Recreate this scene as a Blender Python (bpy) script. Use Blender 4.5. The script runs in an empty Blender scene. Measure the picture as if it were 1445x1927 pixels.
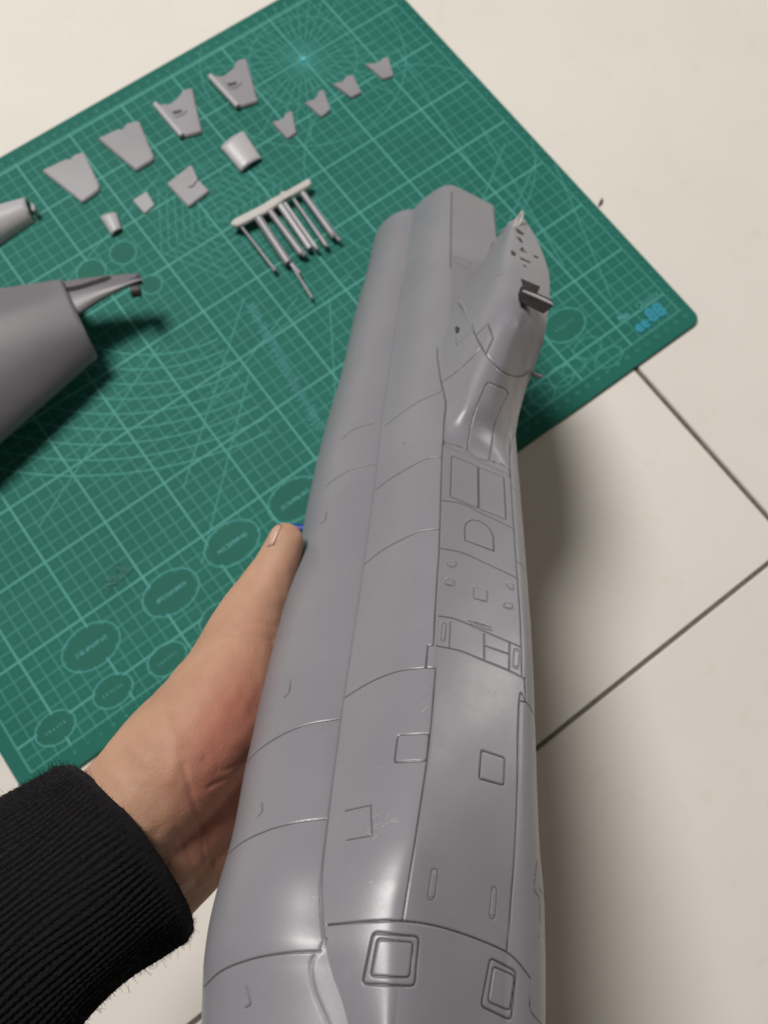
import bpy, bmesh, math, random
import numpy as np
from mathutils import Vector, Matrix, kdtree
from mathutils.bvhtree import BVHTree
random.seed(7); rng = np.random.RandomState(7)

# ------------------------------------------------------------------ camera
# world: metres, z = 0 is the top of the cutting mat, x/y along its printed grid
RC = np.array([[0.8032908849311386, -0.5954717226607893, 0.011712459080492316],
               [-0.571120689960434, -0.7757219702957097, -0.2684708220600549],
               [0.16895239473129123, 0.20897093651959317, -0.96321660907732]])
TC = np.array([-0.1102308596775198, -0.11703033599246479, 0.649765471452002])
FP, CX, CY = 1600.0, 722.5, 963.5
POS = -RC.T @ TC
scene = bpy.context.scene
cam_d = bpy.data.cameras.new('camera'); cam = bpy.data.objects.new('camera', cam_d)
scene.collection.objects.link(cam); scene.camera = cam
cam_d.sensor_fit = 'VERTICAL'; cam_d.sensor_height = 24.0; cam_d.lens = 24.0 * FP / 1927.0
cam_d.clip_start = 0.01; cam_d.clip_end = 100
M = Matrix(((RC[0, 0], -RC[1, 0], -RC[2, 0], POS[0]), (RC[0, 1], -RC[1, 1], -RC[2, 1], POS[1]),
            (RC[0, 2], -RC[1, 2], -RC[2, 2], POS[2]), (0, 0, 0, 1)))
cam.matrix_world = M
cam_d.dof.use_dof = True; cam_d.dof.focus_distance = 0.30; cam_d.dof.aperture_fstop = cam_d.lens / 2.2

def c2w(p): return (np.asarray(p) - TC) @ RC            # camera frame (x right, y down, z away) to world
def at(px, py, d): return c2w([(px - CX) / FP * d, (py - CY) / FP * d, d])
def ground(px, py, z=0.0):
    d = np.array([(px - CX) / FP, (py - CY) / FP, 1.0]) @ RC
    return POS + d * ((z - POS[2]) / d[2])

# ------------------------------------------------------------------ light
w = bpy.data.worlds.new('World'); scene.world = w; w.use_nodes = True
w.node_tree.nodes['Background'].inputs[0].default_value = (1.0, 0.83, 0.66, 1)
w.node_tree.nodes['Background'].inputs[1].default_value = 0.11
def lamp(name, loc, size, power, col, aim):
    l = bpy.data.lights.new(name, 'AREA'); l.shape = 'DISK'; l.size = size; l.energy = power; l.color = col
    o = bpy.data.objects.new(name, l); scene.collection.objects.link(o); o.location = loc
    o.rotation_euler = (Vector(aim) - Vector(loc)).to_track_quat('-Z', 'Y').to_euler()
    return o
IR = np.array([0.803, -0.595, 0]); IU = np.array([0.595, 0.803, 0])     # picture right / picture up along the floor
foot = ground(856, 1308) * np.array([1, 1, 0]) - 1.18 * IR + 1.36 * IU
lamp('ceiling_lamp', tuple(foot + np.array([0, 0, 3.2])), 1.12, 146, (1.0, 0.965, 0.92), tuple(foot + 0.8 * IR - 0.8 * IU))
lamp('side_sheen_light', (2.0, -.30, .52), 0.25, 7, (1.0, 0.95, 0.90), (0, -.2, .2))  # added light out of view, gives the fuselage's right face its sheen
scene.view_settings.view_transform = 'Standard'; scene.view_settings.look = 'None'
scene.view_settings.exposure = 0.0; scene.view_settings.gamma = 1.0

# ------------------------------------------------------------------ helpers
C = scene.collection
def mesh_obj(name, verts, faces, mat, parent=None, smooth=True):
    me = bpy.data.meshes.new(name)
    me.from_pydata([tuple(map(float, v)) for v in verts], [], [tuple(map(int, f)) for f in faces])
    me.update(); me.materials.append(mat)
    if smooth: me.polygons.foreach_set('use_smooth', [True] * len(me.polygons))
    o = bpy.data.objects.new(name, me); C.objects.link(o)
    if parent: o.parent = parent
    return o
def grid_obj(name, G, mat, parent=None, smooth=True, closed=False):
    n, m = G.shape[:2]
    me = bpy.data.meshes.new(name)
    idx = np.arange(n * m).reshape(n, m)
    if closed: idx = np.c_[idx, idx[:, :1]]
    q = np.stack([idx[:-1, :-1], idx[:-1, 1:], idx[1:, 1:], idx[1:, :-1]], -1).reshape(-1, 4)
    me.vertices.add(n * m); me.vertices.foreach_set('co', G.reshape(-1).astype(np.float32))
    me.loops.add(q.size); me.loops.foreach_set('vertex_index', q.reshape(-1).astype(np.int32))
    me.polygons.add(len(q)); me.polygons.foreach_set('loop_start', (np.arange(len(q)) * 4).astype(np.int32))
    me.update(calc_edges=True); me.validate()
    me.polygons.foreach_set('use_smooth', [smooth] * len(me.polygons))
    me.materials.append(mat)
    o = bpy.data.objects.new(name, me); C.objects.link(o)
    if parent: o.parent = parent
    return o
def bm_obj(name, bm, mat, parent=None, smooth=False):
    bmesh.ops.recalc_face_normals(bm, faces=bm.faces)
    me = bpy.data.meshes.new(name); bm.to_mesh(me); bm.free(); me.materials.append(mat)
    if smooth: me.polygons.foreach_set('use_smooth', [True] * len(me.polygons))
    o = bpy.data.objects.new(name, me); C.objects.link(o)
    if parent: o.parent = parent
    return o
def empty(name, loc):
    o = bpy.data.objects.new(name, None); C.objects.link(o); o.location = tuple(map(float, loc)); o.empty_display_size = .01
    return o
def tag(o, label=None, cat=None, group=None, kind=None):
    if label: o['label'] = label
    if cat: o['category'] = cat
    if group: o['group'] = group
    if kind: o['kind'] = kind
    return o
def adopt(root):   # children are modelled in world space: keep them there
    bpy.context.view_layer.update()
    for ch in root.children: ch.matrix_parent_inverse = root.matrix_world.inverted()
def smooth_by_angle(o, deg=35):
    me = o.data; me.polygons.foreach_set('use_smooth', [True] * len(me.polygons))
    bm = bmesh.new(); bm.from_mesh(me)
    for e in bm.edges:
        if len(e.link_faces) == 2 and e.calc_face_angle(0) > math.radians(deg): e.smooth = False
    bm.to_mesh(me); bm.free()

class NT:
    def __init__(s, name):
        s.m = bpy.data.materials.new(name); s.m.use_nodes = True; s.t = s.m.node_tree; s.n = s.t.nodes; s.l = s.t.links
        s.b = s.n['Principled BSDF']; s.co = s.n.new('ShaderNodeTexCoord').outputs['Object']
    def noise(s, scale, detail=3, rough=.5, co=None):
        x = s.n.new('ShaderNodeTexNoise'); x.inputs['Scale'].default_value = scale; x.inputs['Detail'].default_value = detail
        x.inputs['Roughness'].default_value = rough; s.l.new(co or s.co, x.inputs['Vector']); return x.outputs['Fac']
    def ramp(s, fac, stops):
        r = s.n.new('ShaderNodeValToRGB'); s.l.new(fac, r.inputs[0]); e = r.color_ramp.elements
        while len(e) < len(stops): e.new(.5)
        for k, (p, c) in enumerate(stops): e[k].position = p; e[k].color = (*c, 1) if len(c) == 3 else c
        return r.outputs[0]
    def math(s, op, a, b=None, c=None, clamp=False):
        x = s.n.new('ShaderNodeMath'); x.operation = op; x.use_clamp = clamp
        for k, v in enumerate((a, b, c)):
            if v is None: continue
            if isinstance(v, (int, float)): x.inputs[k].default_value = v
            else: s.l.new(v, x.inputs[k])
        return x.outputs[0]
    def mix(s, fac, a, b):
        x = s.n.new('ShaderNodeMix'); x.data_type = 'RGBA'
        for k, v in ((0, fac), (6, a), (7, b)):
            if isinstance(v, (int, float)): x.inputs[k].default_value = v
            elif isinstance(v, tuple): x.inputs[k].default_value = (*v, 1)
            else: s.l.new(v, x.inputs[k])
        return x.outputs[2]
    def set(s, **k):
        for a, v in k.items():
            a = a.replace('_', ' ')
            if isinstance(v, tuple): s.b.inputs[a].default_value = (*v, 1)
            elif isinstance(v, (int, float)): s.b.inputs[a].default_value = v
            else: s.l.new(v, s.b.inputs[a])
    def bump(s, h, strength=.3, dist=.001):
        x = s.n.new('ShaderNodeBump'); x.inputs['Strength'].default_value = strength; x.inputs['Distance'].default_value = dist
        s.l.new(h, x.inputs['Height']); s.l.new(x.outputs[0], s.b.inputs['Normal'])
    def attr(s, name):
        x = s.n.new('ShaderNodeAttribute'); x.attribute_name = name; return x.outputs['Fac']
    def sep(s):
        x = s.n.new('ShaderNodeSeparateXYZ'); s.l.new(s.co, x.inputs[0]); return x.outputs[0], x.outputs[1]

def plastic(name, base, rough=.36, worn=.08):
    k = NT(name)
    n1 = k.noise(18, 4, .6); n2 = k.noise(260, 3, .6)
    lo = tuple(c * .93 for c in base); hi = tuple(min(1, c * 1.06) for c in base)
    col = k.ramp(n1, [(.3, lo), (.7, hi)])
    k.set(Base_Color=col, Specular_IOR_Level=.5)
    r = k.math('ADD', k.math('MULTIPLY', k.noise(45, 5, .65), worn * 2), rough - worn)
    k.set(Roughness=r)
    k.bump(k.math('ADD', k.math('MULTIPLY', n2, .5), k.noise(60, 2)), .12, .0004)
    return k.m
GREY = plastic('grey_plastic', (.140, .136, .150), .44)
GREY_SMALL = plastic('grey_plastic_small', (.235, .23, .25), .33)
GREY_GLOSS = plastic('grey_plastic_gloss', (.37, .365, .385), .33, .05)
PALE = plastic('pale_plastic', (.40, .39, .37), .4)
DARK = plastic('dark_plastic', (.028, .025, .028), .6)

# ------------------------------------------------------------------ floor
def floor_mat():
    k = NT('cream_tile')
    n = k.noise(5, 5, .6); n2 = k.noise(60, 3, .6); n3 = k.noise(400, 2)
    c = k.ramp(n, [(.3, (.585, .56, .52)), (.7, (.628, .60, .563))])
    c = k.mix(k.math('MULTIPLY', k.ramp(n2, [(.60, (0, 0, 0)), (.76, (1, 1, 1))]), .20), c, (.48, .43, .36))
    c = k.mix(k.math('MULTIPLY', k.ramp(k.noise(240, 5, .7), [(.70, (0, 0, 0)), (.76, (1, 1, 1))]), .45), c, (.36, .31, .25))
    k.set(Base_Color=c, Roughness=k.math('ADD', .52, k.math('MULTIPLY', n2, .14)), Specular_IOR_Level=.22)
    k.bump(k.math('ADD', n2, k.math('MULTIPLY', n3, .3)), .05, .0006)
    return k.m
TILE = floor_mat()
kg = NT('dark_grout'); kg.set(Base_Color=kg.ramp(kg.noise(300, 4), [(.3, (.085, .078, .065)), (.7, (.14, .13, .11))]), Roughness=.9); kg.bump(kg.noise(900, 2), .6, .0005)
kb = NT('tile_bed'); kb.set(Base_Color=kb.ramp(kb.noise(80, 4), [(.3, (.07, .065, .055)), (.7, (.12, .11, .095))]), Roughness=.95)
MAT_T = 0.003
FZ = -MAT_T                       # top of the tiles
X0, Y0, TS, GW = 4.83 * .05, -7.165 * .05, 0.60, 0.0024
floor = mesh_obj('floor', [(-2.6, -2.6, FZ - .012), (3, -2.6, FZ - .012), (3, 3, FZ - .012), (-2.6, 3, FZ - .012)], [(0, 1, 2, 3)], kb.m, smooth=False)
tag(floor, kind='structure')
gr = mesh_obj('grout', [(-2.4, -2.4, FZ - .0012), (2.8, -2.4, FZ - .0012), (2.8, 2.8, FZ - .0012), (-2.4, 2.8, FZ - .0012)], [(0, 1, 2, 3)], kg.m, floor, False)
bm = bmesh.new(); bmesh.ops.create_cube(bm, size=1)
for v in bm.verts: v.co = Vector((v.co.x * (TS - GW), v.co.y * (TS - GW), v.co.z * .010))
bmesh.ops.bevel(bm, geom=[e for e in bm.edges], offset=.0012, segments=3, affect='EDGES')
t0 = bm_obj('tile', bm, TILE, floor, False)
first = True
for i in range(-4, 4):
    for j in range(-4, 5):
        t = t0 if first else t0.copy()
        if not first: C.objects.link(t)
        first = False
        t.location = (X0 + (i + .5) * TS, Y0 + (j + .5) * TS, FZ - .005 + random.uniform(-.0001, .0001))

# ------------------------------------------------------------------ cutting mat
S = 0.05
MX0, MX1, MY0, MY1 = -5.82 * S, 6.18 * S, -3.69 * S, 5.31 * S
def mat_print():
    k = NT('green_vinyl')
    x, y = k.sep()
    def line(c, period, half, off=0.0):        # 1 on a printed line
        f = k.math('ABSOLUTE', k.math('SUBTRACT', k.math('FRACT', k.math('ADD', k.math('DIVIDE', k.math('SUBTRACT', c, off), period), .5)), .5))
        f = k.math('MULTIPLY', f, period)
        return k.math('SUBTRACT', 1.0, k.math('DIVIDE', k.math('SUBTRACT', f, half * .5), half, clamp=True), clamp=True)
    def inside(c, a, b):
        return k.math('MULTIPLY', k.math('GREATER_THAN', c, a), k.math('LESS_THAN', c, b))
    ins = k.math('MULTIPLY', inside(x, MX0 + .0105, MX1 - .0095), inside(y, MY0 + .016, MY1 - .0135))
    heavy = k.math('MAXIMUM', line(x, S, .00072), line(y, S, .00072))
    fine = k.math('MAXIMUM', line(x, .01, .00050), line(y, .01, .00050))
    tiny = k.math('MAXIMUM', line(x, .005, .0003), line(y, .005, .0003))
    amt = k.math('MAXIMUM', k.math('MULTIPLY', heavy, .62), k.math('MAXIMUM', k.math('MULTIPLY', fine, .30), k.math('MULTIPLY', tiny, .07)))
    amt = k.math('MULTIPLY', amt, ins)
    # border frame
    def rim(c, p): return k.math('LESS_THAN', k.math('ABSOLUTE', k.math('SUBTRACT', c, p)), .0005)
    fx = k.math('MULTIPLY', k.math('MAXIMUM', rim(x, MX0 + .0105), rim(x, MX1 - .0095)), inside(y, MY0 + .016, MY1 - .0135))
    fy = k.math('MULTIPLY', k.math('MAXIMUM', rim(y, MY0 + .016), rim(y, MY1 - .0135)), inside(x, MX0 + .0105, MX1 - .0095))
    amt = k.math('MAXIMUM', amt, k.math('MULTIPLY', k.math('MAXIMUM', fx, fy), .45))
    wear = k.math('ADD', .75, k.math('MULTIPLY', k.noise(35, 4), .5))
    amt = k.math('MULTIPLY', amt, wear, clamp=True)
    n = k.noise(9, 5, .65)
    base = k.ramp(n, [(.3, (.010, .104, .080)), (.7, (.015, .126, .098))])
    c = k.mix(amt, base, (.12, .40, .36))
    spots = k.ramp(k.noise(130, 5, .7), [(.66, (0, 0, 0)), (.78, (1, 1, 1))])
    c = k.mix(k.math('MULTIPLY', spots, .18), c, (.16, .26, .21))
    k.set(Base_Color=c, Roughness=.62, Specular_IOR_Level=.12)
    k.bump(k.noise(1800, 3), .25, .0003)
    return k.m
VINYL = mat_print()
kv = NT('plain_green_vinyl'); kv.set(Base_Color=kv.ramp(kv.noise(9, 5), [(.3, (.012, .102, .076)), (.7, (.017, .122, .092))]), Roughness=.62, Specular_IOR_Level=.12)
def ink(name, col):
    k = NT(name); k.set(Base_Color=k.mix(k.noise(120, 4), tuple(c * .7 for c in col), col), Roughness=.6, Specular_IOR_Level=.12); return k.m
INK = ink('teal_ink', (.078, .33, .305)); INK2 = ink('pale_ink', (.10, .36, .36)); INK3 = ink('faint_ink', (.038, .20, .185)); CYAN = ink('cyan_ink', (.035, .27, .36))
def rrect(x0, y0, x1, y1, r, n=8):
    P = []
    for cx, cy, a in ((x1 - r, y1 - r, 0), (x0 + r, y1 - r, 90), (x0 + r, y0 + r, 180), (x1 - r, y0 + r, 270)):
        for k in range(n + 1):
            t = math.radians(a + 90 * k / n); P.append((cx + r * math.cos(t), cy + r * math.sin(t)))
    return P
bm = bmesh.new()
f = bm.faces.new([bm.verts.new((x, y, FZ)) for x, y in rrect(MX0, MY0, MX1, MY1, .008)])
ex = bmesh.ops.extrude_face_region(bm, geom=[f])
for v in ex['geom']:
    if isinstance(v, bmesh.types.BMVert): v.co.z = 0
top = [e for e in bm.edges if all(abs(v.co.z) < 1e-6 for v in e.verts)]
bmesh.ops.bevel(bm, geom=top, offset=.0006, segments=2, affect='EDGES')
mat = bm_obj('cutting_mat', bm, VINYL)
tag(mat, 'large green self-healing cutting mat with printed grid lying on the cream tiles', 'cutting mat')
layer = [0.00004]
def nz(): layer[0] += .0000006; return layer[0]
def stroke(V, F, pts, wdt, closed=False, z=None):
    z = nz() if z is None else z
    P = np.array(pts, float)
    if len(P) == 2: P = np.array([P[0] + (P[1] - P[0]) * t for t in np.linspace(0, 1, max(2, int(np.hypot(*(P[1] - P[0])) / .004)))])
    n = len(P)
    ok = (P[:, 0] > MX0 + .001) & (P[:, 0] < MX1 - .001) & (P[:, 1] > MY0 + .001) & (P[:, 1] < MY1 - .001)
    if closed: T = np.roll(P, -1, 0) - np.roll(P, 1, 0)
    else: T = np.gradient(P, axis=0)
    T /= np.linalg.norm(T, axis=1)[:, None] + 1e-12
    Nn = np.stack([-T[:, 1], T[:, 0]], 1) * wdt / 2; b = len(V)
    for p, q in zip(P, Nn): V.append((p[0] + q[0], p[1] + q[1], z)); V.append((p[0] - q[0], p[1] - q[1], z))
    for k in range(n if closed else n - 1):
        if not (ok[k] and ok[(k + 1) % n]): continue
        a, c = b + 2 * k, b + 2 * ((k + 1) % n); F.append((a, a + 1, c + 1, c))
def ring(cx, cy, a, b, rot=0, n=64, t0=0, t1=360):
    t = np.radians(np.linspace(t0, t1, n, endpoint=(t1 - t0) < 360)); x, y = a * np.cos(t), b * np.sin(t); r = math.radians(rot)
    return np.stack([cx + x * math.cos(r) - y * math.sin(r), cy + x * math.sin(r) + y * math.cos(r)], 1)
# plain patches (ellipse template openings) and their outlines
ell = []
for cx, cy, a, b in ((322, 1115, .0215, .0150), (437, 1022, .0215, .0150), (172, 1217, .0215, .0150), (555, 940, .0215, .0150),
                     (213, 1300, .0145, .0105), (105, 1370, .0145, .0105), (315, 1240, .0145, .0105), (412, 1165, .0145, .0105),
                     (1062, 612, .0180, .0130)):
    g = ground(cx, cy); ell.append((g[0], g[1], a, b))
discs = [(*ground(232, 475)[:2], .0105, .0105), (*ground(172, 512)[:2], .0115, .0115), (*ground(285, 535)[:2], .0085, .0085)]
V, F, V2, F2, V3_, F3_ = [], [], [], [], [], []
for cx, cy, a, b in ell + discs:
    z = nz(); R_ = ring(cx, cy, a * .90, b * .88, 0); k = len(V); V += [(x, y, z) for x, y in R_]; F.append(tuple(range(k, k + len(R_))))
for cx, cy, a, b in ell + discs: stroke(V2, F2, ring(cx, cy, a, b, 0), .0008, True)
for (px_, py_, a_, b_) in ((1105, 655, .0125, .008), (1056, 708, .0105, .008), (1020, 742, .0105, .008), (1145, 672, .0125, .007), (1080, 690, .0105, .006)): stroke(V3_, F3_, ring(*ground(px_, py_)[:2], a_, b_), .0006, True)
mesh_obj('template_patch', V, F, kv.m, mat, False)['kind'] = 'stuff'
# protractor arcs, fan lines, star, hexagons
V3, F3 = V3_, F3_
for k in range(9):
    r = (2.3 + .46 * k) * S; cx, cy = (.25 + .04 * k) * S, (2.75 + .24 * k) * S
    stroke(V2, F2, ring(cx, cy, r, r, 0, 60, 196, 262), .0009)
sx, sy = ground(570.4, 112)[:2]
for k in range(36):
    a = math.radians(k * 10); r = (1.7 if k % 3 == 0 else 1.25) * S
    stroke(V3, F3, [(sx + .06 * S * math.cos(a), sy + .06 * S * math.sin(a)), (sx + r * math.cos(a), sy + r * math.sin(a))], .0005)
stroke(V3, F3, ring(sx, sy, .92 * S, .92 * S), .0006, True); stroke(V3, F3, ring(sx, sy, 1.75 * S, 1.75 * S, 0, 90), .0006, True)
hx, hy = ground(418, 405)[:2]
for k in range(8): stroke(V3, F3, ring(hx, hy, (.13 + .145 * k) * S, (.13 + .145 * k) * S, 0, 6), .0006, True)
for a, b in (((560, 560), (400, 760)), ((460, 560), (345, 920)), ((470, 700), (380, 1060)), ((1010, 300), (930, 480)), ((950, 270), (870, 470)), ((300, 650), (75, 990)),
             ((620, 560), (632, 760)), ((452, 675), (660, 520)), ((925, 330), (1180, 610)), ((1040, 300), (1150, 560)), ((905, 240), (1060, 500)), ((100, 560), (300, 330)), ((745, 90), (900, 330))):
    stroke(V3, F3, [ground(*a)[:2], ground(*b)[:2]], .0007)
stroke(V3, F3, ring(*ground(790, 300)[:2], 1.9 * S, 1.9 * S, 0, 90), .0006, True)
# small unreadable lettering as rows of little glyph strokes
def glyphs(V, F, cx, cy, length, size, ang=0, n=9):
    ca, sa = math.cos(ang), math.sin(ang)
    for k in range(n):
        u = -length / 2 + length * (k + .5) / n; h = size * random.uniform(.7, 1)
        for s_ in random.sample(range(5), 3):
            seg = {0: ((-.3, -.5), (-.3, .5)), 1: ((-.3, .5), (.3, .5)), 2: ((-.3, 0), (.3, 0)), 3: ((.3, -.5), (.3, .5)), 4: ((-.3, -.5), (.3, -.5))}[s_]
            P = [(u + a * size * .8, b * h) for a, b in seg]
            stroke(V, F, [(cx + a * ca - b * sa, cy + a * sa + b * ca) for a, b in P], size * .22)
V4, F4 = [], []
for k, (cx, cy, a, b) in enumerate(ell): glyphs(V4, F4, cx, cy, a * 1.15, .0028 if a > .02 else .0018, 0, 10 if a > .02 else 6)
for k in range(26):
    px, py = 470 + 5.2 * k + random.uniform(-4, 4), 575 + 9.2 * k
    g = ground(px, py); glyphs(V4, F4, g[0], g[1], .008, .0018, 0, 5); glyphs(V4, F4, g[0] + .001, g[1] - .0024, .006, .0015, 0, 4)
mesh_obj('template_lines', V2, F2, INK, mat, False)['kind'] = 'stuff'
mesh_obj('construction_lines', V3, F3, INK, mat, False)['kind'] = 'stuff'
mesh_obj('small_lettering', V4, F4, INK2, mat, False)['kind'] = 'stuff'
def text_mesh(items, name, m, parent):
    bm = bmesh.new()
    for s, x, y, size, ang, off in items:
        cu = bpy.data.curves.new('t', 'FONT'); cu.body = s; cu.size = size; cu.align_x = 'CENTER'; cu.align_y = 'CENTER'; cu.offset = off; cu.resolution_u = 3
        o = bpy.data.objects.new('t', cu); C.objects.link(o); o.location = (x, y, nz()); o.rotation_euler = (0, 0, ang)
        bpy.context.view_layer.update(); me = bpy.data.meshes.new_from_object(o.evaluated_get(bpy.context.evaluated_depsgraph_get())); me.transform(o.matrix_world)
        bm.from_mesh(me); bpy.data.meshes.remove(me); bpy.data.objects.remove(o); bpy.data.curves.remove(cu)
    me = bpy.data.meshes.new(name); bm.to_mesh(me); bm.free(); me.materials.append(m)
    o = bpy.data.objects.new(name, me); C.objects.link(o); o.parent = parent; return o
nums = [(str(n), -5 * S + n * .01, MY0 + .0095, .0042, 0, 0) for n in range(0, 56)]
nums += [(str(n), MX1 - .0050, -3 * S + n * .01, .0030, 0, 0) for n in range(0, 41)]
nums += [(str(n), -5 * S + n * .01, MY1 - .0085, .0036, 0, 0) for n in range(0, 56)]
o = text_mesh(nums, 'ruler_numerals', INK, mat); o['kind'] = 'stuff'
lg = ground(1220, 600)
o = text_mesh([('ee', lg[0] - .0085, lg[1] - .001, .0125, 0, .0009), ('88', lg[0] + .0075, lg[1] + .0005, .0155, 0, .0009)], 'logo_lettering', CYAN, mat)
a = ground(1172, 597); b = ground(1213, 568)
text_mesh([('No', a[0], a[1], .007, 0, .0003), ('Quality', b[0] + .002, b[1], .0075, 0, 0)], 'small_print', INK2, mat)
# ruler ticks
V, F = [], []
for n in range(0, 571):
    if n % 5: continue
    x = -5.4 * S + n * .001
    L = .0035 if n % 10 == 0 else .002
    stroke(V, F, [(x, MY0 + .016), (x, MY0 + .016 - L)], .00035); stroke(V, F, [(x, MY1 - .0135), (x, MY1 - .0135 + L)], .00035)
    if n < 420: stroke(V, F, [(MX1 - .0095, MY0 + .016 + n * .001), (MX1 - .0095 + L, MY0 + .016 + n * .001)], .00035)
mesh_obj('ruler_ticks', V, F, INK, mat, False)['kind'] = 'stuff'
# the pale blue dot at the star's centre and the scuff
z = nz(); R_ = ring(sx, sy, .0024, .0024, 0, 24); mesh_obj('star_centre', [(x, y, z) for x, y in R_], [tuple(range(24))], ink('blue_ink', (.10, .48, .55)), mat, False)
V, F = [], []
for k in range(60):
    t = rng.rand(); px, py = 200 + 40 * t + rng.randn() * 5, 1108 - 38 * t + rng.randn() * 6
    g = ground(px, py); R_ = ring(g[0], g[1], abs(rng.randn()) * .0012 + .0004, .0005, rng.rand() * 60 - 80, 7); z = nz()
    b = len(V); V += [(x, y, z) for x, y in R_]; F.append(tuple(range(b, b + 7)))
mesh_obj('pale_scuff', V, F, ink('scuff', (.045, .17, .14)), mat, False)['kind'] = 'stuff'

# ------------------------------------------------------------------ big fuselage half: frame
P0 = np.array([(758 - CX) / FP * .238, (1733 - CY) / FP * .238, .238]); P1 = np.array([(851 - CX) / FP * .597, (348 - CY) / FP * .597, .597])
UL = np.linalg.norm(P1 - P0); Tt = (P1 - P0) / UL
Lx = np.array([1.0, 0, 0]) - Tt[0] * Tt; Lx /= np.linalg.norm(Lx)
Nn = np.cross(Tt, Lx); Nn *= -np.sign(Nn[2])
def local(u, x, h): u, x, h = np.broadcast_arrays(u, x, h); return P0 + u[..., None] * Tt + x[..., None] * Lx + h[..., None] * Nn
def solve(px, py, h):           # picture point on the level h -> (u, x)
    a, b = (px - CX) / FP, (py - CY) / FP; B = P0 + h * Nn
    A = np.array([[Tt[0] - a * Tt[2], Lx[0] - a * Lx[2]], [Tt[1] - b * Tt[2], Lx[1] - b * Lx[2]]])
    return np.linalg.solve(A, [a * B[2] - B[0], b * B[2] - B[1]])
def curve(pts):                 # [(px,py,h)] -> functions x(u), h(u)
    q = sorted([(*solve(px, py, h), h) for px, py, h in pts]); q = np.array(q)
    return q
def pchip(q, u, col):
    x, y = q[:, 0], q[:, col]; h = np.diff(x); d = np.diff(y) / h
    m = np.zeros(len(x)); m[0], m[-1] = d[0], d[-1]
    for k in range(1, len(x) - 1):
        if d[k - 1] * d[k] > 0:
            w1, w2 = 2 * h[k] + h[k - 1], h[k] + 2 * h[k - 1]; m[k] = (w1 + w2) / (w1 / d[k - 1] + w2 / d[k])
    u = np.asarray(u, float); i = np.clip(np.searchsorted(x, u) - 1, 0, len(h) - 1); t = (u - x[i]) / h[i]
    lo, hi = u < x[0], u > x[-1]; t = np.clip(t, 0, 1)
    r = (2 * t**3 - 3 * t**2 + 1) * y[i] + (t**3 - 2 * t**2 + t) * h[i] * m[i] + (-2 * t**3 + 3 * t**2) * y[i + 1] + (t**3 - t**2) * h[i] * m[i + 1]
    r = np.where(lo, y[0] + (u - x[0]) * m[0], r); return np.where(hi, y[-1] + (u - x[-1]) * m[-1], r)
def h1f(y): return float(np.interp(y, [398, 531, 794, 924, 1061, 1198, 1324, 1540, 1652, 1765, 1927], [-.019, -.020, -.020, -.020, -.0195, -.0185, -.0175, -.013, -.009, -.006, -.006]))
def h3f(y): return float(np.interp(y, [380, 820, 996, 1072, 1216, 1322, 1540, 1792, 1927], [-.013, -.016, -.016, -.0165, -.017, -.0175, -.020, -.022, -.024]))
D0, D4 = .034, .030
def dh(y): return float(np.interp(y, [1560, 1620, 1680, 1733, 1800, 1927], [0, -.0006, -.0022, -.0044, -.0068, -.0112]))
C1 = curve([(x, y, h1f(y) + dh(y)) for x, y in ((656, 1927), (644, 1884), (622, 1821), (610, 1765), (606, 1724), (605, 1652), (617, 1540), (639, 1366), (645, 1324), (664, 1198), (684, 1061), (706, 900), (718, 794), (743.6, 618), (756, 531), (776, 398))])
C2 = curve([(x, y, h + dh(y)) for x, y, h in ((742, 1927, 0), (750, 1840, 0), (758, 1734, 0), (770, 1655, 0), (782, 1579, 0), (806, 1410, 0), (818, 1259, 0), (826, 1032, 0), (832, 860, 0), (839, 758, 0), (845, 640, 0), (848, 503, 0), (851, 348, 0))])
C3 = curve([(x, y, h3f(y) + dh(y)) for x, y in ((950, 1927), (954, 1792), (971, 1540), (978, 1322), (981, 1216), (972, 1072), (967, 996), (959.6, 885), (956, 820), (948, 700), (938, 560), (930, 450), (924, 380))])
C0 = curve([(x, y, h1f(y) + dh(y) - D0 * .75) for x, y in ((374, 1927), (380, 1797), (390, 1724), (428, 1579), (461, 1415), (501, 1240), (511, 1200), (535, 1100), (563, 1007), (585, 900), (610, 800), (640, 700), (663, 600), (688, 510), (700, 460))])
C4 = curve([(x, y, h3f(y) + dh(y) - D4 * .6) for x, y in ((1034, 1927), (1032, 1724), (1015, 1531), (1006, 1351), (992, 1108), (980, 964), (970, 850), (960, 740), (945, 600), (933, 470), (927, 400))])
HB = -.060
U0, U1 = -.075, UL
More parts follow.
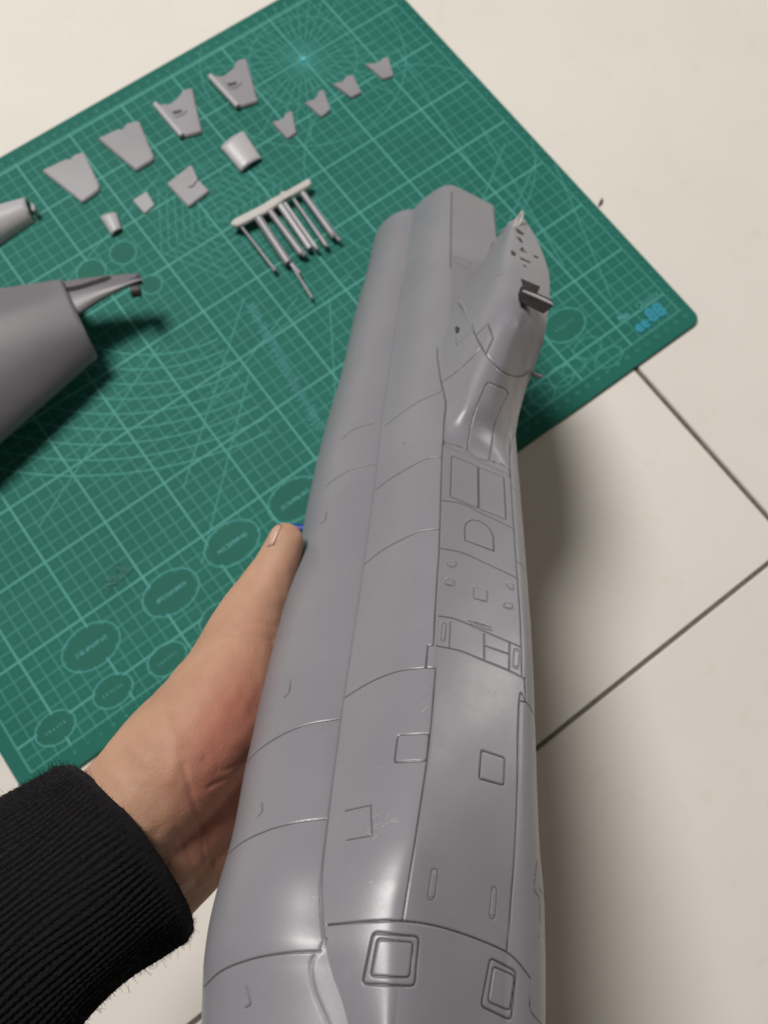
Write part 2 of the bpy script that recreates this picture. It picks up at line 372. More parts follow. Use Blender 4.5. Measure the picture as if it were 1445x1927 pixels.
def sect(u, wall=True):
    """cross-section columns at the stations u -> x, h arrays (nu, nv)"""
    u = np.asarray(u)[:, None]
    x0, x1, h1, x2, h2 = pchip(C0, u, 1), pchip(C1, u, 1), pchip(C1, u, 2), pchip(C2, u, 1), pchip(C2, u, 2)
    x3, h3, x4 = pchip(C3, u, 1), pchip(C3, u, 2), pchip(C4, u, 1)
    x4 = np.maximum(x4, x3 + .0008)
    nose = np.clip(-u / .03, 0, 3)                       # towards the near end the skin rounds off
    X, H = [], []
    a = np.linspace(np.pi / 2, 0, 110)[None]
    X.append(x1 - (x1 - x0) * np.sin(a)); H.append(h1 - D0 * (1 - np.cos(a)))
    s = np.linspace(0, 1, 110)[None, 1:]
    X.append(x1 + (x2 - x1) * s); H.append(h1 + (h2 - h1) * np.sin(s * np.pi / 2) ** 1.0)
    s = np.linspace(0, 1, 120)[None, 1:]
    rr = .10
    X.append(x2 + (x3 - x2) * s); H.append(h2 + (h3 - h2) * (s - rr * np.sin(np.pi * s) / np.pi * (1 - s) * 1.2))
    a = np.linspace(0, np.pi / 2, 60)[None, 1:]
    dd = np.minimum(D4, (x4 - x3) * 2.2 + .004)
    X.append(x3 + (x4 - x3) * np.sin(a)); H.append(h3 - dd * (1 - np.cos(a)) - (x4 - x3) * .25 * np.sin(a))
    if wall:
        hl, hr = H[0][:, :1], H[-1][:, -1:]; t = np.linspace(1, 0, 7)[None, :-1]
        X.insert(0, X[0][:, :1] + 0 * t); H.insert(0, hl + (HB - hl) * t)
        t = np.linspace(0, 1, 7)[None, 1:]; X.append(X[-1][:, -1:] + 0 * t); H.append(hr + (HB - hr) * t)
    X = np.concatenate([np.broadcast_to(k, (len(u), k.shape[1])) for k in X], 1); H = np.concatenate([np.broadcast_to(k, (len(u), k.shape[1])) for k in H], 1)
    # round the ridge and the outer edge: a moving average over the columns, wider towards the nose
    c2 = (7 if wall else 1) - 1 + 218; cA = H.copy(); uu = u[:, 0]
    for wd, lo, hi in ((5, None, None), (17, .045, .02), (29, .028, .005)):
        kk_ = np.hanning(2 * wd + 3)[1:-1]; kk_ /= kk_.sum(); S_ = H.copy()
        a_, b_ = c2 - 75, min(H.shape[1] - wd - 8, c2 + 175)
        S_[:, a_:b_] = sum(kk_[m] * H[:, a_ - wd + m:b_ - wd + m] for m in range(2 * wd + 1))
        wt = np.ones(len(uu)) if lo is None else np.clip((lo - uu) / (lo - hi), 0, 1)
        col = np.arange(H.shape[1]); edge = np.clip(1 - np.maximum(abs(col - (c2 + 45)) - 70, 0) / 40, 0, 1)
        H = H + (S_ - H) * wt[:, None] * edge[None]
    return X, H
us = [U0]
while us[-1] < U1: us.append(us[-1] + .00028 + .00028 * max(0, us[-1]) / UL)
us[-1] = U1; us = np.array(us)
XA, HA = sect(us)
def nosecap(u, x, h):
    return h + 0 * u
HA = nosecap(us[:, None], XA, HA)

# nacelle (wing root fairing) patch, its own moulded skin
BL_ = curve([(833, 845, -.0005), (836, 810, -.0005), (839, 758, -.0003), (831, 719, -.0008), (823, 654, -.003), (838, 600, -.0045), (870, 545, -.0075), (900, 508, -.010), (912, 490, -.006), (921, 470, .004), (929, 452, .011), (943, 433, .0150), (960, 417, .0168), (974, 407, .0174)])
BM_ = curve([(862, 848, -.0035), (870, 805, .0000), (879, 770, .0050), (888, 720, .0105), (900, 655, .0175), (912, 612, .0222), (920, 588, .0245), (928, 560, .0262), (935, 530, .0265), (941, 480, .0235), (953, 440, .0200), (970, 415, .0178)])
BR_ = curve([(958, 884, -.0158), (953, 840, -.0160), (955, 800, -.0140), (964, 750, -.0080), (979, 700, .0000), (996, 650, .0095), (1007, 610, .0170), (1012, 575, .0210), (1014, 540, .0220), (1008, 490, .0208), (995, 450, .0190), (981, 413, .0179)])
BM2 = curve([(905, 864, -.0080), (912, 805, -.0030), (922, 770, .0020), (936, 720, .0085), (956, 655, .0175), (970, 612, .0235), (978, 588, .0262), (984, 560, .0275), (986, 530, .0270), (984, 480, .0240), (982, 435, .0205), (979, 411, .0180)])
BS_ = curve([(969, 900, -.034), (969, 830, -.033), (974, 790, -.028), (987, 740, -.017), (1009, 680, -.003), (1022, 640, .006), (1029, 600, .012), (1034, 555, .0150), (1033, 520, .0160), (1022, 480, .0165), (1004, 440, .0168), (984, 409, .0172)])
UB0 = solve(833, 838, 0)[0]; UB1 = max(BM_[-1, 0], BS_[-1, 0]) + .0005
ub = UB0 + (UB1 - UB0) * (1 - (1 - np.linspace(0, 1, 520)) ** 1.6)
def catmull(P, n):   # P: list of (x,h) columns (nu,), smooth through all
    k = len(P); out = []
    ext = [2 * P[0] - P[1]] + P + [2 * P[-1] - P[-2]]
    for i in range(k - 1):
        t = np.linspace(0, 1, n[i], endpoint=(i == k - 2))[None, :, None]
        a, b, c, d = (e[:, None, :] for e in ext[i:i + 4])
        out.append(.5 * (2 * b + (c - a) * t + (2 * a - 5 * b + 4 * c - d) * t**2 + (3 * b - a - 3 * c + d) * t**3))
    return np.concatenate(out, 1)
cols = [np.stack([pchip(q, ub, 1), pchip(q, ub, 2)], 1) for q in (BL_, BM_, BM2, BR_, BS_)]
for k in range(1, 5): cols[k][:, 0] = np.maximum(cols[k][:, 0], cols[k - 1][:, 0] + .0003)
prof = catmull(cols, [110, 60, 50, 50])
XB, HBm = prof[..., 0], prof[..., 1]
# the first centimetre runs tangent into the main skin
xm_, hm_ = sect(ub, wall=False)
for i in range(len(ub)):
    t = min(1, (ub[i] - UB0) / .012)
    if t >= 1: break
    t = t * t * (3 - 2 * t); base_ = np.interp(XB[i], xm_[i], hm_[i]) + .00012
    HBm[i] = base_ * (1 - t) + HBm[i] * t
# skirt walls that run down into the body
lw = np.linspace(1, 0, 9)[None, :-1]; rw = np.linspace(0, 1, 9)[None, 1:]
XB = np.concatenate([XB[:, :1] * np.ones((1, 8)), XB, XB[:, -1:] - .055 * rw ** 1.3 * .8], 1)
HBm = np.concatenate([HBm[:, :1] + (-.030 - HBm[:, :1]) * lw, HBm, HBm[:, -1:] + (-.055 - HBm[:, -1:]) * rw], 1)
GA, GB = local(us[:, None], XA, HA), local(ub[:, None], XB, HBm)

def bvh_of(G):
    n, m = G.shape[:2]; i = np.arange(n * m).reshape(n, m)
    q = np.stack([i[:-1, :-1], i[:-1, 1:], i[1:, 1:], i[1:, :-1]], -1).reshape(-1, 4)
    return BVHTree.FromPolygons([tuple(v) for v in G.reshape(-1, 3).tolist()], q.tolist())
sA, sB = GA[::4, ::3], GB[::3, ::3]
if (len(us) - 1) % 4: sA = np.concatenate([sA, GA[-1:, ::3]], 0)
bvA, bvB = bvh_of(sA), bvh_of(sB)
def hit(px, py, which='both'):
    d = Vector(((px - CX) / FP, (py - CY) / FP, 1)).normalized(); best = None
    for nm, b in (('A', bvA), ('B', bvB)):
        if which != 'both' and nm != which: continue
        l, n, i, ds = b.ray_cast(Vector((0, 0, 0)), d)
        if l is not None and (best is None or ds < best[1]): best = (l, ds, n)
    return best
def on_surface(pts, step=2.0):
    out = []
    P = np.array(pts, float)
    for a, b in zip(P[:-1], P[1:]):
        n = max(2, int(np.hypot(*(b - a)) / step))
        for t in np.linspace(0, 1, n, endpoint=False):
            h = hit(*(a + (b - a) * t))
            if h: out.append(h[0])
    h = hit(*P[-1])
    if h: out.append(h[0])
    return out
def smoothline(pts, closed=False):   # Catmull-Rom through pixels
    P = np.array(pts, float)
    if len(P) < 3: return P
    E = np.vstack([2 * P[0] - P[1], P, 2 * P[-1] - P[-2]]); o = []
    for i in range(len(P) - 1):
        a, b, c, d = E[i:i + 4]
        for t in np.linspace(0, 1, 8, endpoint=False): o.append(.5 * (2 * b + (c - a) * t + (2 * a - 5 * b + 4 * c - d) * t**2 + (3 * b - a - 3 * c + d) * t**3))
    o.append(P[-1]); return np.array(o)
def rnd(pts, r=5, n=4):   # closed polygon with rounded corners (pixels)
    P = np.array(pts, float); o = []
    for k in range(len(P)):
        a, b, c = P[k - 1], P[k], P[(k + 1) % len(P)]
        p = b + (a - b) / np.linalg.norm(a - b) * min(r, np.linalg.norm(a - b) / 2.2); q = b + (c - b) / np.linalg.norm(c - b) * min(r, np.linalg.norm(c - b) / 2.2)
        for t in np.linspace(0, 1, n): o.append((1 - t)**2 * p + 2 * t * (1 - t) * b + t * t * q)
    return np.array(o)
def close(P): return np.vstack([P, P[:1]])
LN = []       # (pixel polyline, depth weight, width scale)
def ln(pts, wgt=1.0, sm=True, wd=1.0): LN.append((smoothline(pts) if sm else np.array(pts, float), wgt, wd))
Z5 = lambda P: [(560 + x * .3599, 330 + y * .3599) for x, y in P]
Z6 = lambda P: [(560 + x * .3599, 820 + y * .3599) for x, y in P]
Z7 = lambda P: [(380 + x * .4844, 1240 + y * .4844) for x, y in P]
# crease seam and ridge seam
ln([(756, 531), (743.6, 618), (718, 794), (706, 900), (684, 1061), (664, 1198), (645, 1324), (639, 1366), (617, 1540), (605, 1652), (606, 1724), (610, 1765)], .8)
ln(Z5([(730, 900), (732, 960), (750, 1080), (775, 1190), (765, 1300), (760, 1400)]) + Z6([(755, 110), (740, 590), (732, 700), (720, 900), (710, 1090)]), 1)
ln(Z6([(710, 1095), (680, 1095), (670, 1210), (722, 1215)]), 1, False)
ln([(820, 1259), (806, 1410), (782, 1579), (758, 1734)], 1)
ln([(850, 362), (848.5, 430), (848, 503)], 1, True, 1.6)
# rings over the left lobe and over the main strip
for P in (Z5([(235, 1375), (300, 1325), (405, 1293)]), Z6([(150, 265), (200, 222), (270, 180), (345, 157), (415, 147)]),
          Z7([(170, 405), (230, 345), (320, 290), (420, 252), (535, 233)]), Z7([(88, 770), (160, 710), (270, 660), (380, 632), (488, 620)]),
          Z7([(8, 1272), (80, 1210), (200, 1165), (330, 1143), (460, 1137)])): ln(P, .9)
for P in (Z5([(455, 1310), (560, 1230), (640, 1180), (750, 1130)]), Z6([(402, 288), (470, 235), (560, 180), (650, 130), (700, 115), (753, 111)]),
          Z6([(347, 672), (440, 600), (540, 545), (640, 500), (740, 487)]), Z6([(245, 1370), (340, 1310), (430, 1265), (540, 1228), (668, 1212)])): ln(P, .9)
ln(Z7([(487, 1033), (560, 1026), (640, 1020), (740, 1017), (820, 1023), (930, 1043), (1060, 1085), (1180, 1138), (1235, 1185), (1278, 1243)]), 1.1)
# face lines between the ridge seam and the right edge
ln(Z5([(765, 1396), (830, 1412), (885, 1438)]), .8); ln(Z5([(1000, 1490), (1060, 1510), (1108, 1535)]), .8)
ln(Z6([(755, 338), (860, 355), (960, 405), (1060, 452), (1133, 488)]), .9)
ln(Z6([(745, 588), (860, 612), (970, 660), (1080, 710), (1148, 746)]), .9)
ln(Z6([(735, 942), (830, 960), (950, 1010), (1060, 1060), (1168, 1106)]), .8)
ln(Z6([(725, 1097), (850, 1125), (960, 1170), (1090, 1222), (1190, 1272)]), .8)
ln(Z6([(975, 1035), (975, 1172)]), .8, False); ln(Z6([(978, 1098), (1103, 1142)]), .8, False); ln(Z6([(1106, 1080), (1106, 1225)]), .8, False); ln(Z6([(798, 970), (793, 1110)]), .7, False)
ln(Z6([(1105, 0), (1112, 200), (1130, 490), (1148, 750), (1160, 900), (1168, 1106), (1172, 1255)]), .8)
ln(Z6([(1190, 1270), (1194, 1395), (1158, 1385), (1155, 1445)]), .9, False)
ln(Z7([(1250, 80), (1258, 165), (1232, 160), (1222, 600), (1200, 950), (1184, 1138)]), .9)
ln(Z7([(1258, 165), (1275, 190), (1292, 225)]), .9)
ln(Z6([(1115, 268), (1135, 280), (1148, 300)]), .6); ln(Z6([(1145, 655), (1170, 675), (1188, 710)]), .6)
# nacelle
ln(Z5([(750, 1082), (850, 1010), (952, 908)]), 1); ln(Z5([(905, 780), (930, 840), (985, 935), (1060, 1020), (1130, 1050), (1180, 1045), (1200, 1025)]), 1)
ln(Z5([(825, 850), (828, 893), (912, 800)]), .8, False); ln(Z5([(930, 838), (993, 775), (1022, 850), (983, 932)]), .9, False)
ln(Z5([(990, 580), (1030, 535), (1080, 512)]), .6)
ln(Z5([(885, 1435), (900, 1330), (935, 1210), (985, 1092), (1000, 1084), (1085, 1118), (1102, 1140), (1070, 1200), (1030, 1310), (1000, 1490), (960, 1485), (915, 1465), (885, 1435)]), .9, False)
ln(Z5([(1142, 1320), (1118, 1400), (1108, 1480), (1108, 1584)]), .7)
ln(Z5([(818, 420), (820, 460), (895, 490), (905, 460), (840, 430), (818, 420)]), .5, False)
ln(Z5([(735, 855), (770, 850)]), .3)
# near right edge
ln([(1010, 1620), (1005, 1672), (1013, 1690), (1014, 1720), (1013, 1765)], .7); ln([(1014, 1672), (1026, 1690)], .7)
ln([(996, 1878), (1000, 1905), (1018, 1927)], .8)
ln(Z7([(460, 1137), (470, 1110), (482, 1088)]), .6, True, 1.5); ln(Z7([(450, 1140), (430, 1172), (424, 1220), (440, 1300), (480, 1395), (500, 1440)]), .45, True, 2.2)
# small tick marks on the lobe
for P in (Z7([(345, 80), (338, 135), (318, 150)]), Z7([(232, 560), (236, 590), (218, 612)]), Z7([(175, 1275), (186, 1345), (168, 1355)]), Z6([(152, 400), (142, 445), (120, 460)]),
          Z7([(555, 590), (655, 567)]), Z7([(655, 567), (660, 685), (562, 703)])): ln(P, .7, False)
ln(Z6([(555, 42), (560, 36)]), 1, False, 1.4)
ln(Z6([(890, 965), (950, 985), (1008, 1000)]), .6); ln(Z6([(905, 985), (960, 1003), (1012, 1017)]), .6); ln(Z6([(930, 975), (985, 992)]), .5)
# hatches: pixel outlines that become separate access panels with a groove round each
PANEL = {
 'window_hatch': rnd(Z7([(682, 1088), (822, 1102), (808, 1238), (655, 1232)]), 7), 'window_hatch2': rnd(Z7([(1132, 1195), (1215, 1232), (1195, 1368), (1112, 1332)]), 7),
 'square_hatch': rnd(Z7([(1086, 355), (1176, 385), (1172, 492), (1078, 465)]), 4), 'step_hatch': rnd(Z7([(760, 295), (882, 290), (874, 396), (746, 402)]), 6),
 'door_l': rnd(Z6([(806, 103), (943, 158), (943, 380), (800, 320)]), 3), 'door_r': rnd(Z6([(948, 162), (1078, 215), (1090, 438), (950, 383)]), 3),
 'arch': Z6([(876, 548), (874, 475), (885, 452), (915, 438), (950, 445), (985, 465), (1010, 495), (1024, 530), (1026, 603)]),
 'mid': rnd(Z6([(920, 788), (990, 808), (988, 868), (920, 850)]), 2),
 't1': rnd(Z6([(780, 655), (836, 662), (822, 693), (784, 680)]), 4), 't2': rnd(Z6([(780, 745), (822, 758), (820, 788), (764, 775)]), 4), 't3': rnd(Z6([(1085, 772), (1125, 775), (1128, 800), (1118, 808)]), 4), 't4': rnd(Z6([(1082, 872), (1122, 874), (1122, 908), (1074, 896)]), 4),
 's1': rnd(Z6([(755, 978), (776, 980), (770, 1074), (748, 1070)]), 3.5), 's2': rnd(Z6([(1130, 1115), (1158, 1118), (1152, 1218), (1126, 1212)]), 3.5),
 's3': rnd(Z7([(895, 815), (918, 818), (900, 940), (878, 935)]), 5), 's4': rnd(Z7([(1128, 885), (1146, 890), (1136, 1012), (1118, 1008)]), 5),
}
for k, P in PANEL.items():
    P = np.array(P); PANEL[k] = P; LN.append((close(P), .45 if k in ('mid', 't1', 't2', 't3', 't4', 's1', 's2', 's3', 's4') else .9, 1.0))
for P in (rnd(Z7([(665, 1062), (845, 1080), (828, 1272), (622, 1262)]), 10), rnd(Z7([(1120, 1162), (1222, 1215), (1200, 1405), (1085, 1350)]), 9)): LN.append((close(P), .9, 1.3))

pts, wts, wds = [], [], []
for P, wg, wd in LN:
    for p in on_surface(P, .45): pts.append(p); wts.append(wg); wds.append(wd)
kd = kdtree.KDTree(len(pts))
for i, p in enumerate(pts): kd.insert(p, i)
kd.balance()
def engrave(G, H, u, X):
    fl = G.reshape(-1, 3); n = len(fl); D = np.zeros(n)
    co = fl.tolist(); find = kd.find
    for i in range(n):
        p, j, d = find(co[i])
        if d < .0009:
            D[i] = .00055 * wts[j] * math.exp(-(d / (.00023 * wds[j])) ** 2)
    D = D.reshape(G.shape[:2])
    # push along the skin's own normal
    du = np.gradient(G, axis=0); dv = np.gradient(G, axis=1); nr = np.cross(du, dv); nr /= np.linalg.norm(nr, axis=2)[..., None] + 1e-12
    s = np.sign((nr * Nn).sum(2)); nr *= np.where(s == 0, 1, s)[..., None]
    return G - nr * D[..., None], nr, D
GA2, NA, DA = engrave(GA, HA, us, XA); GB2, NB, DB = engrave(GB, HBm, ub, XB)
# slow waviness of the moulding
def wavy(G, nr, amp):
    a = np.sin(G[..., 0] * 210 + 1) * np.sin(G[..., 2] * 130) + .6 * np.sin(G[..., 1] * 320 + G[..., 0] * 90)
    return G + nr * (a * amp)[..., None]
GA2 = wavy(GA2, NA, .00006); GB2 = wavy(GB2, NB, .00005)

root = empty('aircraft_fuselage', c2w(P0 + .2 * Tt))
tag(root, 'long grey plastic model aircraft fuselage half held above the mat by a hand', 'model part')
def with_groove_shade(o, D):
    at_ = o.data.attributes.new('groove_shade', 'FLOAT', 'POINT'); at_.data.foreach_set('value', np.clip(D.reshape(-1) / .00045, 0, 1).astype(np.float32))
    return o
kf = NT('fuselage_plastic')
nf = kf.noise(14, 4, .6); c = kf.ramp(nf, [(.3, (.178, .179, .203)), (.7, (.200, .200, .224))])
c = kf.mix(kf.math('MULTIPLY', kf.attr('groove_shade'), .95, clamp=True), c, (.018, .015, .018))  # shade inside the engraved lines, painted into the colour
sc = kf.ramp(kf.noise(95, 6, .75), [(.60, (0, 0, 0)), (.72, (1, 1, 1))])
c = kf.mix(kf.math('MULTIPLY', sc, .05), c, (.55, .55, .55))
kf.set(Base_Color=c, Specular_IOR_Level=.5, Roughness=kf.math('ADD', .27, kf.math('MULTIPLY', kf.noise(40, 6, .7), .20)))
kf.bump(kf.math('ADD', kf.math('MULTIPLY', kf.noise(900, 3), .25), kf.noise(70, 3)), .10, .0005)
FUS = kf.m
body = with_groove_shade(grid_obj('shell', c2w(GA2), FUS, root), DA)
nac = with_groove_shade(grid_obj('wing_root_fairing', c2w(GB2), FUS, root), DB)
# end caps and underside of the shell
def cap(name, row):
    P = c2w(row); n = len(P); ctr = P.mean(0); return mesh_obj(name, list(P) + [ctr], [(i, (i + 1) % n, n) for i in range(n)], FUS, root, False)
cap('tail_bulkhead', GA2[-1]); cap('nose_bulkhead', GA2[0])
uw = us[::20]; e0 = GA2[::20, 0]; e1 = GA2[::20, -1]
tt = np.linspace(0, 1, 5)[None, :, None]; grid_obj('underside', c2w(e0[:, None] * (1 - tt) + e1[:, None] * tt + Nn * .0001), FUS, root)

def dense(P, step=4):
    P = np.array(P, float); o = []
    for a, b in zip(P, np.roll(P, -1, 0)):
        n = max(1, int(np.hypot(*(b - a)) / step))
        for t in np.linspace(0, 1, n, endpoint=False): o.append(a + (b - a) * t)
    return np.array(o)
def patch(name, P, lift=.00010, inset=.93, mat_=None, label=None, rings=9):
    """a thin panel that follows the skin inside a picture outline"""
    P = dense(P); c = P.mean(0); R_ = [[], ]; V, F = [], []; n = len(P)
    lv = [(inset, -.0006), (inset, lift - .00008), (inset - .02, lift)] + [((inset - .02) * (1 - k / rings), lift) for k in range(1, rings)]
    for s, off in lv:
        for p in P:
            h = hit(*(c + (p - c) * s)) or hit(*c)
            q = np.array(h[0]); nn = np.array(h[2]); nn *= 1 if nn @ Nn > 0 else -1
            V.append(c2w(q + nn * off))
    h = hit(*c); nn = np.array(h[2]); nn *= 1 if nn @ Nn > 0 else -1; V.append(c2w(np.array(h[0]) + nn * lift))
    for k in range(len(lv) - 1):
        for i in range(n): F.append((k * n + i, k * n + (i + 1) % n, (k + 1) * n + (i + 1) % n, (k + 1) * n + i))
    b = (len(lv) - 1) * n
    for i in range(n): F.append((b + i, b + (i + 1) % n, len(V) - 1))
    o = mesh_obj(name, V, F, mat_ or FUS, root)
    if label: o['label'] = label
    return o
for k, P in PANEL.items():
    nm = {'w': 'window_hatch', 'd': 'bay_door', 's': 'slot_cover', 't': 'teardrop_cover'}.get(k[0], 'access_panel')
    if k in ('square_hatch', 'step_hatch', 'mid', 'arch'): nm = 'access_panel'
    small = k in ('t1', 't2', 't3', 't4', 's1', 's2', 's3', 's4')
    patch(nm, P, .00012, .80 if small else .93)
# --- small fittings on the fairing
def box_on(name, px, depth_d, dims, mat_, rot=None): pass
def prism(name, topP, off, mat_, parent=root, bev=.0003):
    """solid from a polygon of camera-frame points and an offset vector"""
    bm = bmesh.new(); f = bm.faces.new([bm.verts.new(tuple(c2w(p))) for p in topP]); o3 = Vector(np.asarray(off) @ RC)
    ex = bmesh.ops.extrude_face_region(bm, geom=[f])
    for v in ex['geom']:
        if isinstance(v, bmesh.types.BMVert): v.co += o3
    bmesh.ops.recalc_face_normals(bm, faces=bm.faces)
    if bev: bmesh.ops.bevel(bm, geom=list(bm.edges), offset=bev, segments=2, affect='EDGES')
    return bm_obj(name, bm, mat_, parent)
def cp(px, py, d): return np.array([(px - CX) / FP * d, (py - CY) / FP * d, d])
def depth_at(px, py):
    h = hit(px, py); return h[0].z if h else None
d0 = (depth_at(985, 575) or .5); print('scoop depth', d0)
ds = d0 - .006
# scoop: open dark end towards the viewer, pale lip
q = [cp(981, 549, ds), cp(1041, 576, ds), cp(1022, 591, ds + .002), cp(975, 567, ds + .001)]
kz = NT('shaded_recess_plastic'); kz.set(Base_Color=kz.ramp(kz.noise(200), [(.3, (.030, .026, .028)), (.7, (.040, .035, .038))]), Roughness=.8, Specular_IOR_Level=.1)  # the same grey plastic, with the recess shade put into its colour
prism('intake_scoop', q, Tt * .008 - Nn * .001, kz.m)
q2 = [cp(981, 547, ds - .0004), cp(1042, 574, ds - .0004), cp(1036, 566, ds + .005), cp(1012, 555, ds + .004), cp(985, 545, ds + .002)]
prism('scoop_lip', q2, -Nn * .0009, GREY_SMALL)
patch('scoop_recess_shade', [(980, 525), (1015, 540), (1007, 556), (985, 546)], .0004, 1, kz.m)
# vent openings in the flat face
for P in ([(969, 430), (976, 432), (986, 440), (984, 443), (974, 438)], [(971, 445), (980, 449), (984, 457), (979, 456)], [(977, 470), (983, 464), (986, 472), (992, 476), (984, 474)],
          [(960, 474), (964, 471), (971, 478), (969, 482), (963, 480)], [(1003, 480), (1012, 483), (1013, 486), (1006, 485)], [(978, 484), (998, 493), (997, 496), (979, 488)], [(983, 498), (988, 499), (991, 503), (986, 502)], ):
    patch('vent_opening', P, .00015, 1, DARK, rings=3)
# tab at the tip, pin hole, raised fairing lip, pin at the right
dt = (depth_at(975, 425) or .55)
prism('tip_tab', [cp(962, 428, dt), cp(974, 410, dt), cp(981, 399, dt + .002), cp(986, 404, dt + .002), cp(981, 420, dt), cp(973, 430, dt)], Nn * .0012 + Tt * .001, PALE)
patch('pin_hole', Z5([(822, 795), (835, 788), (848, 800), (842, 822), (828, 828)]), .0001, 1, DARK, rings=3)
def tube_cam(name, pts, rads, mat_, parent, n=12, world=False):
    P = np.array(pts if world else [c2w(p) for p in pts]); V, F = [], []
    T = np.gradient(P, axis=0); T /= np.linalg.norm(T, axis=1)[:, None]; up = np.array([0, 0, 1.0]) if abs(T[0][2]) < .9 else np.array([1.0, 0, 0])
    for p, t, r in zip(P, T, rads):
        a = np.cross(t, up); a /= np.linalg.norm(a); b = np.cross(t, a)
        for k in range(n): g = 2 * math.pi * k / n; V.append(p + r * (math.cos(g) * a + math.sin(g) * b))
    for i in range(len(P) - 1):
        for k in range(n): F.append((i * n + k, i * n + (k + 1) % n, (i + 1) * n + (k + 1) % n, (i + 1) * n + k))
    F.append(tuple(range(n))[::-1]); F.append(tuple(range((len(P) - 1) * n, len(P) * n)))
    o = mesh_obj(name, V, F, mat_, parent); smooth_by_angle(o, 50); return o
sp = [h for h in (hit(*p) for p in Z5([(845, 665), (862, 680), (878, 705), (888, 745), (905, 790), (918, 825)])) if h]
tube_cam('fairing_lip', [np.array(h[0]) + Nn * .0001 for h in sp], [.0011, .0015, .0013, .0008, .0005, .0003][:len(sp)], FUS, root)
hp = hit(1003, 672)
if hp: tube_cam('locating_pin', [np.array(hp[0]) - Nn * .010, np.array(hp[0]) - Nn * .010 + Lx * .006 - Nn * .002], [.0012, .0010], GREY, root)
# dry scuffs and scratches rubbed into the plastic
V, F = [], []
def scratch(px, py, L, ang, wpx):
    P = []
    for t in np.linspace(0, 1, 5):
        h = hit(px + L * t * math.cos(ang) + rng.randn() * .25, py - L * t * math.sin(ang) + rng.randn() * .25)
        if not h: return
        nn = np.array(h[2]); nn *= 1 if nn @ Nn > 0 else -1
        P.append((np.array(h[0]) + nn * .00003, nn))
    for (p, n_), (q_, _) in zip(P[:-1], P[1:]):
        s_ = np.cross(q_ - p, n_); s_ /= np.linalg.norm(s_) + 1e-9; wd_ = wpx * p[2] / FP / 2; b = len(V)
        V.extend([c2w(p - s_ * wd_), c2w(p + s_ * wd_), c2w(q_ + s_ * wd_), c2w(q_ - s_ * wd_)]); F.append((b, b + 1, b + 2, b + 3))
for cx, cy, sx_, sy_, n_, L in ((728, 1548, 9, 7, 13, 14), (722, 1610, 16, 28, 30, 12), (708, 1680, 14, 30, 16, 10), (588, 1712, 6, 14, 10, 9), (688, 1562, 4, 6, 5, 20), (905, 795, 4, 8, 12, 7), (965, 615, 6, 6, 8, 6), (900, 1325, 60, 18, 20, 16), (560, 1110, 10, 8, 6, 8)):
    for _ in range(n_): scratch(cx + rng.randn() * sx_, cy + rng.randn() * sy_, L * rng.uniform(.3, 1.1), math.radians(rng.normal(42, 16)), rng.uniform(.5, 1.3))
for _ in range(90):
    t = rng.rand(); scratch(rng.uniform(480 + 230 * (1 - t), 960), 1850 - 1300 * (1 - t) * .9, rng.uniform(3, 16), rng.uniform(0, 3.1), rng.uniform(.3, .6))
ks = NT('scuffed_plastic'); ks.set(Base_Color=ks.ramp(ks.noise(300), [(.3, (.26, .255, .275)), (.7, (.34, .335, .35))]), Roughness=.5)
o = mesh_obj('scuff_marks', V, F, ks.m, root, False); o['kind'] = 'stuff'
# dust specks
V, F = [], []
for _ in range(260):
    t = rng.rand(); h = hit(rng.uniform(420, 1010), rng.uniform(420, 1920))
    if not h: continue
    nn = np.array(h[2]); nn *= 1 if nn @ Nn > 0 else -1; p = np.array(h[0]); r_ = rng.uniform(.00007, .00018); b = len(V)
    for a_, b_, c_ in ((1, 0, 0), (-.5, .8, 0), (-.5, -.8, 0), (0, 0, .9)): V.append(c2w(p + Lx * a_ * r_ + Tt * b_ * r_ + nn * (c_ * r_)))
    F += [(b, b + 1, b + 3), (b + 1, b + 2, b + 3), (b + 2, b, b + 3)]
o = mesh_obj('dust_specks', V, F, ks.m, root, False); o['kind'] = 'stuff'
adopt(root)
for y in (1007, 1200, 1415, 1579): 
    u_, x_ = solve(0, y, -.03); 
    xx = {1007: 575, 1200: 525, 1415: 480, 1579: 445}[y]; h = hit(xx, y); print('left edge depth', y, h and round(h[0].z, 4), 'ridge', round(hit(800, y)[0].z, 4))
for p in ((755, 531), (851, 360), (985, 480), (1000, 620), (893, 770), (900, 1000)): print(p, hit(*p) and (round(hit(*p)[0].z, 4), [round(v, 2) for v in hit(*p)[2]], c2w(np.array(hit(*p)[0])).round(3)))

# ------------------------------------------------------------------ second fuselage piece lying on the mat
def g3(px, py, z): return ground(px, py, z)
root2 = empty('nose_section', ground(80, 660))
tag(root2, 'tapered grey fuselage piece with a narrow tongue lying at the left edge of the mat', 'model part')
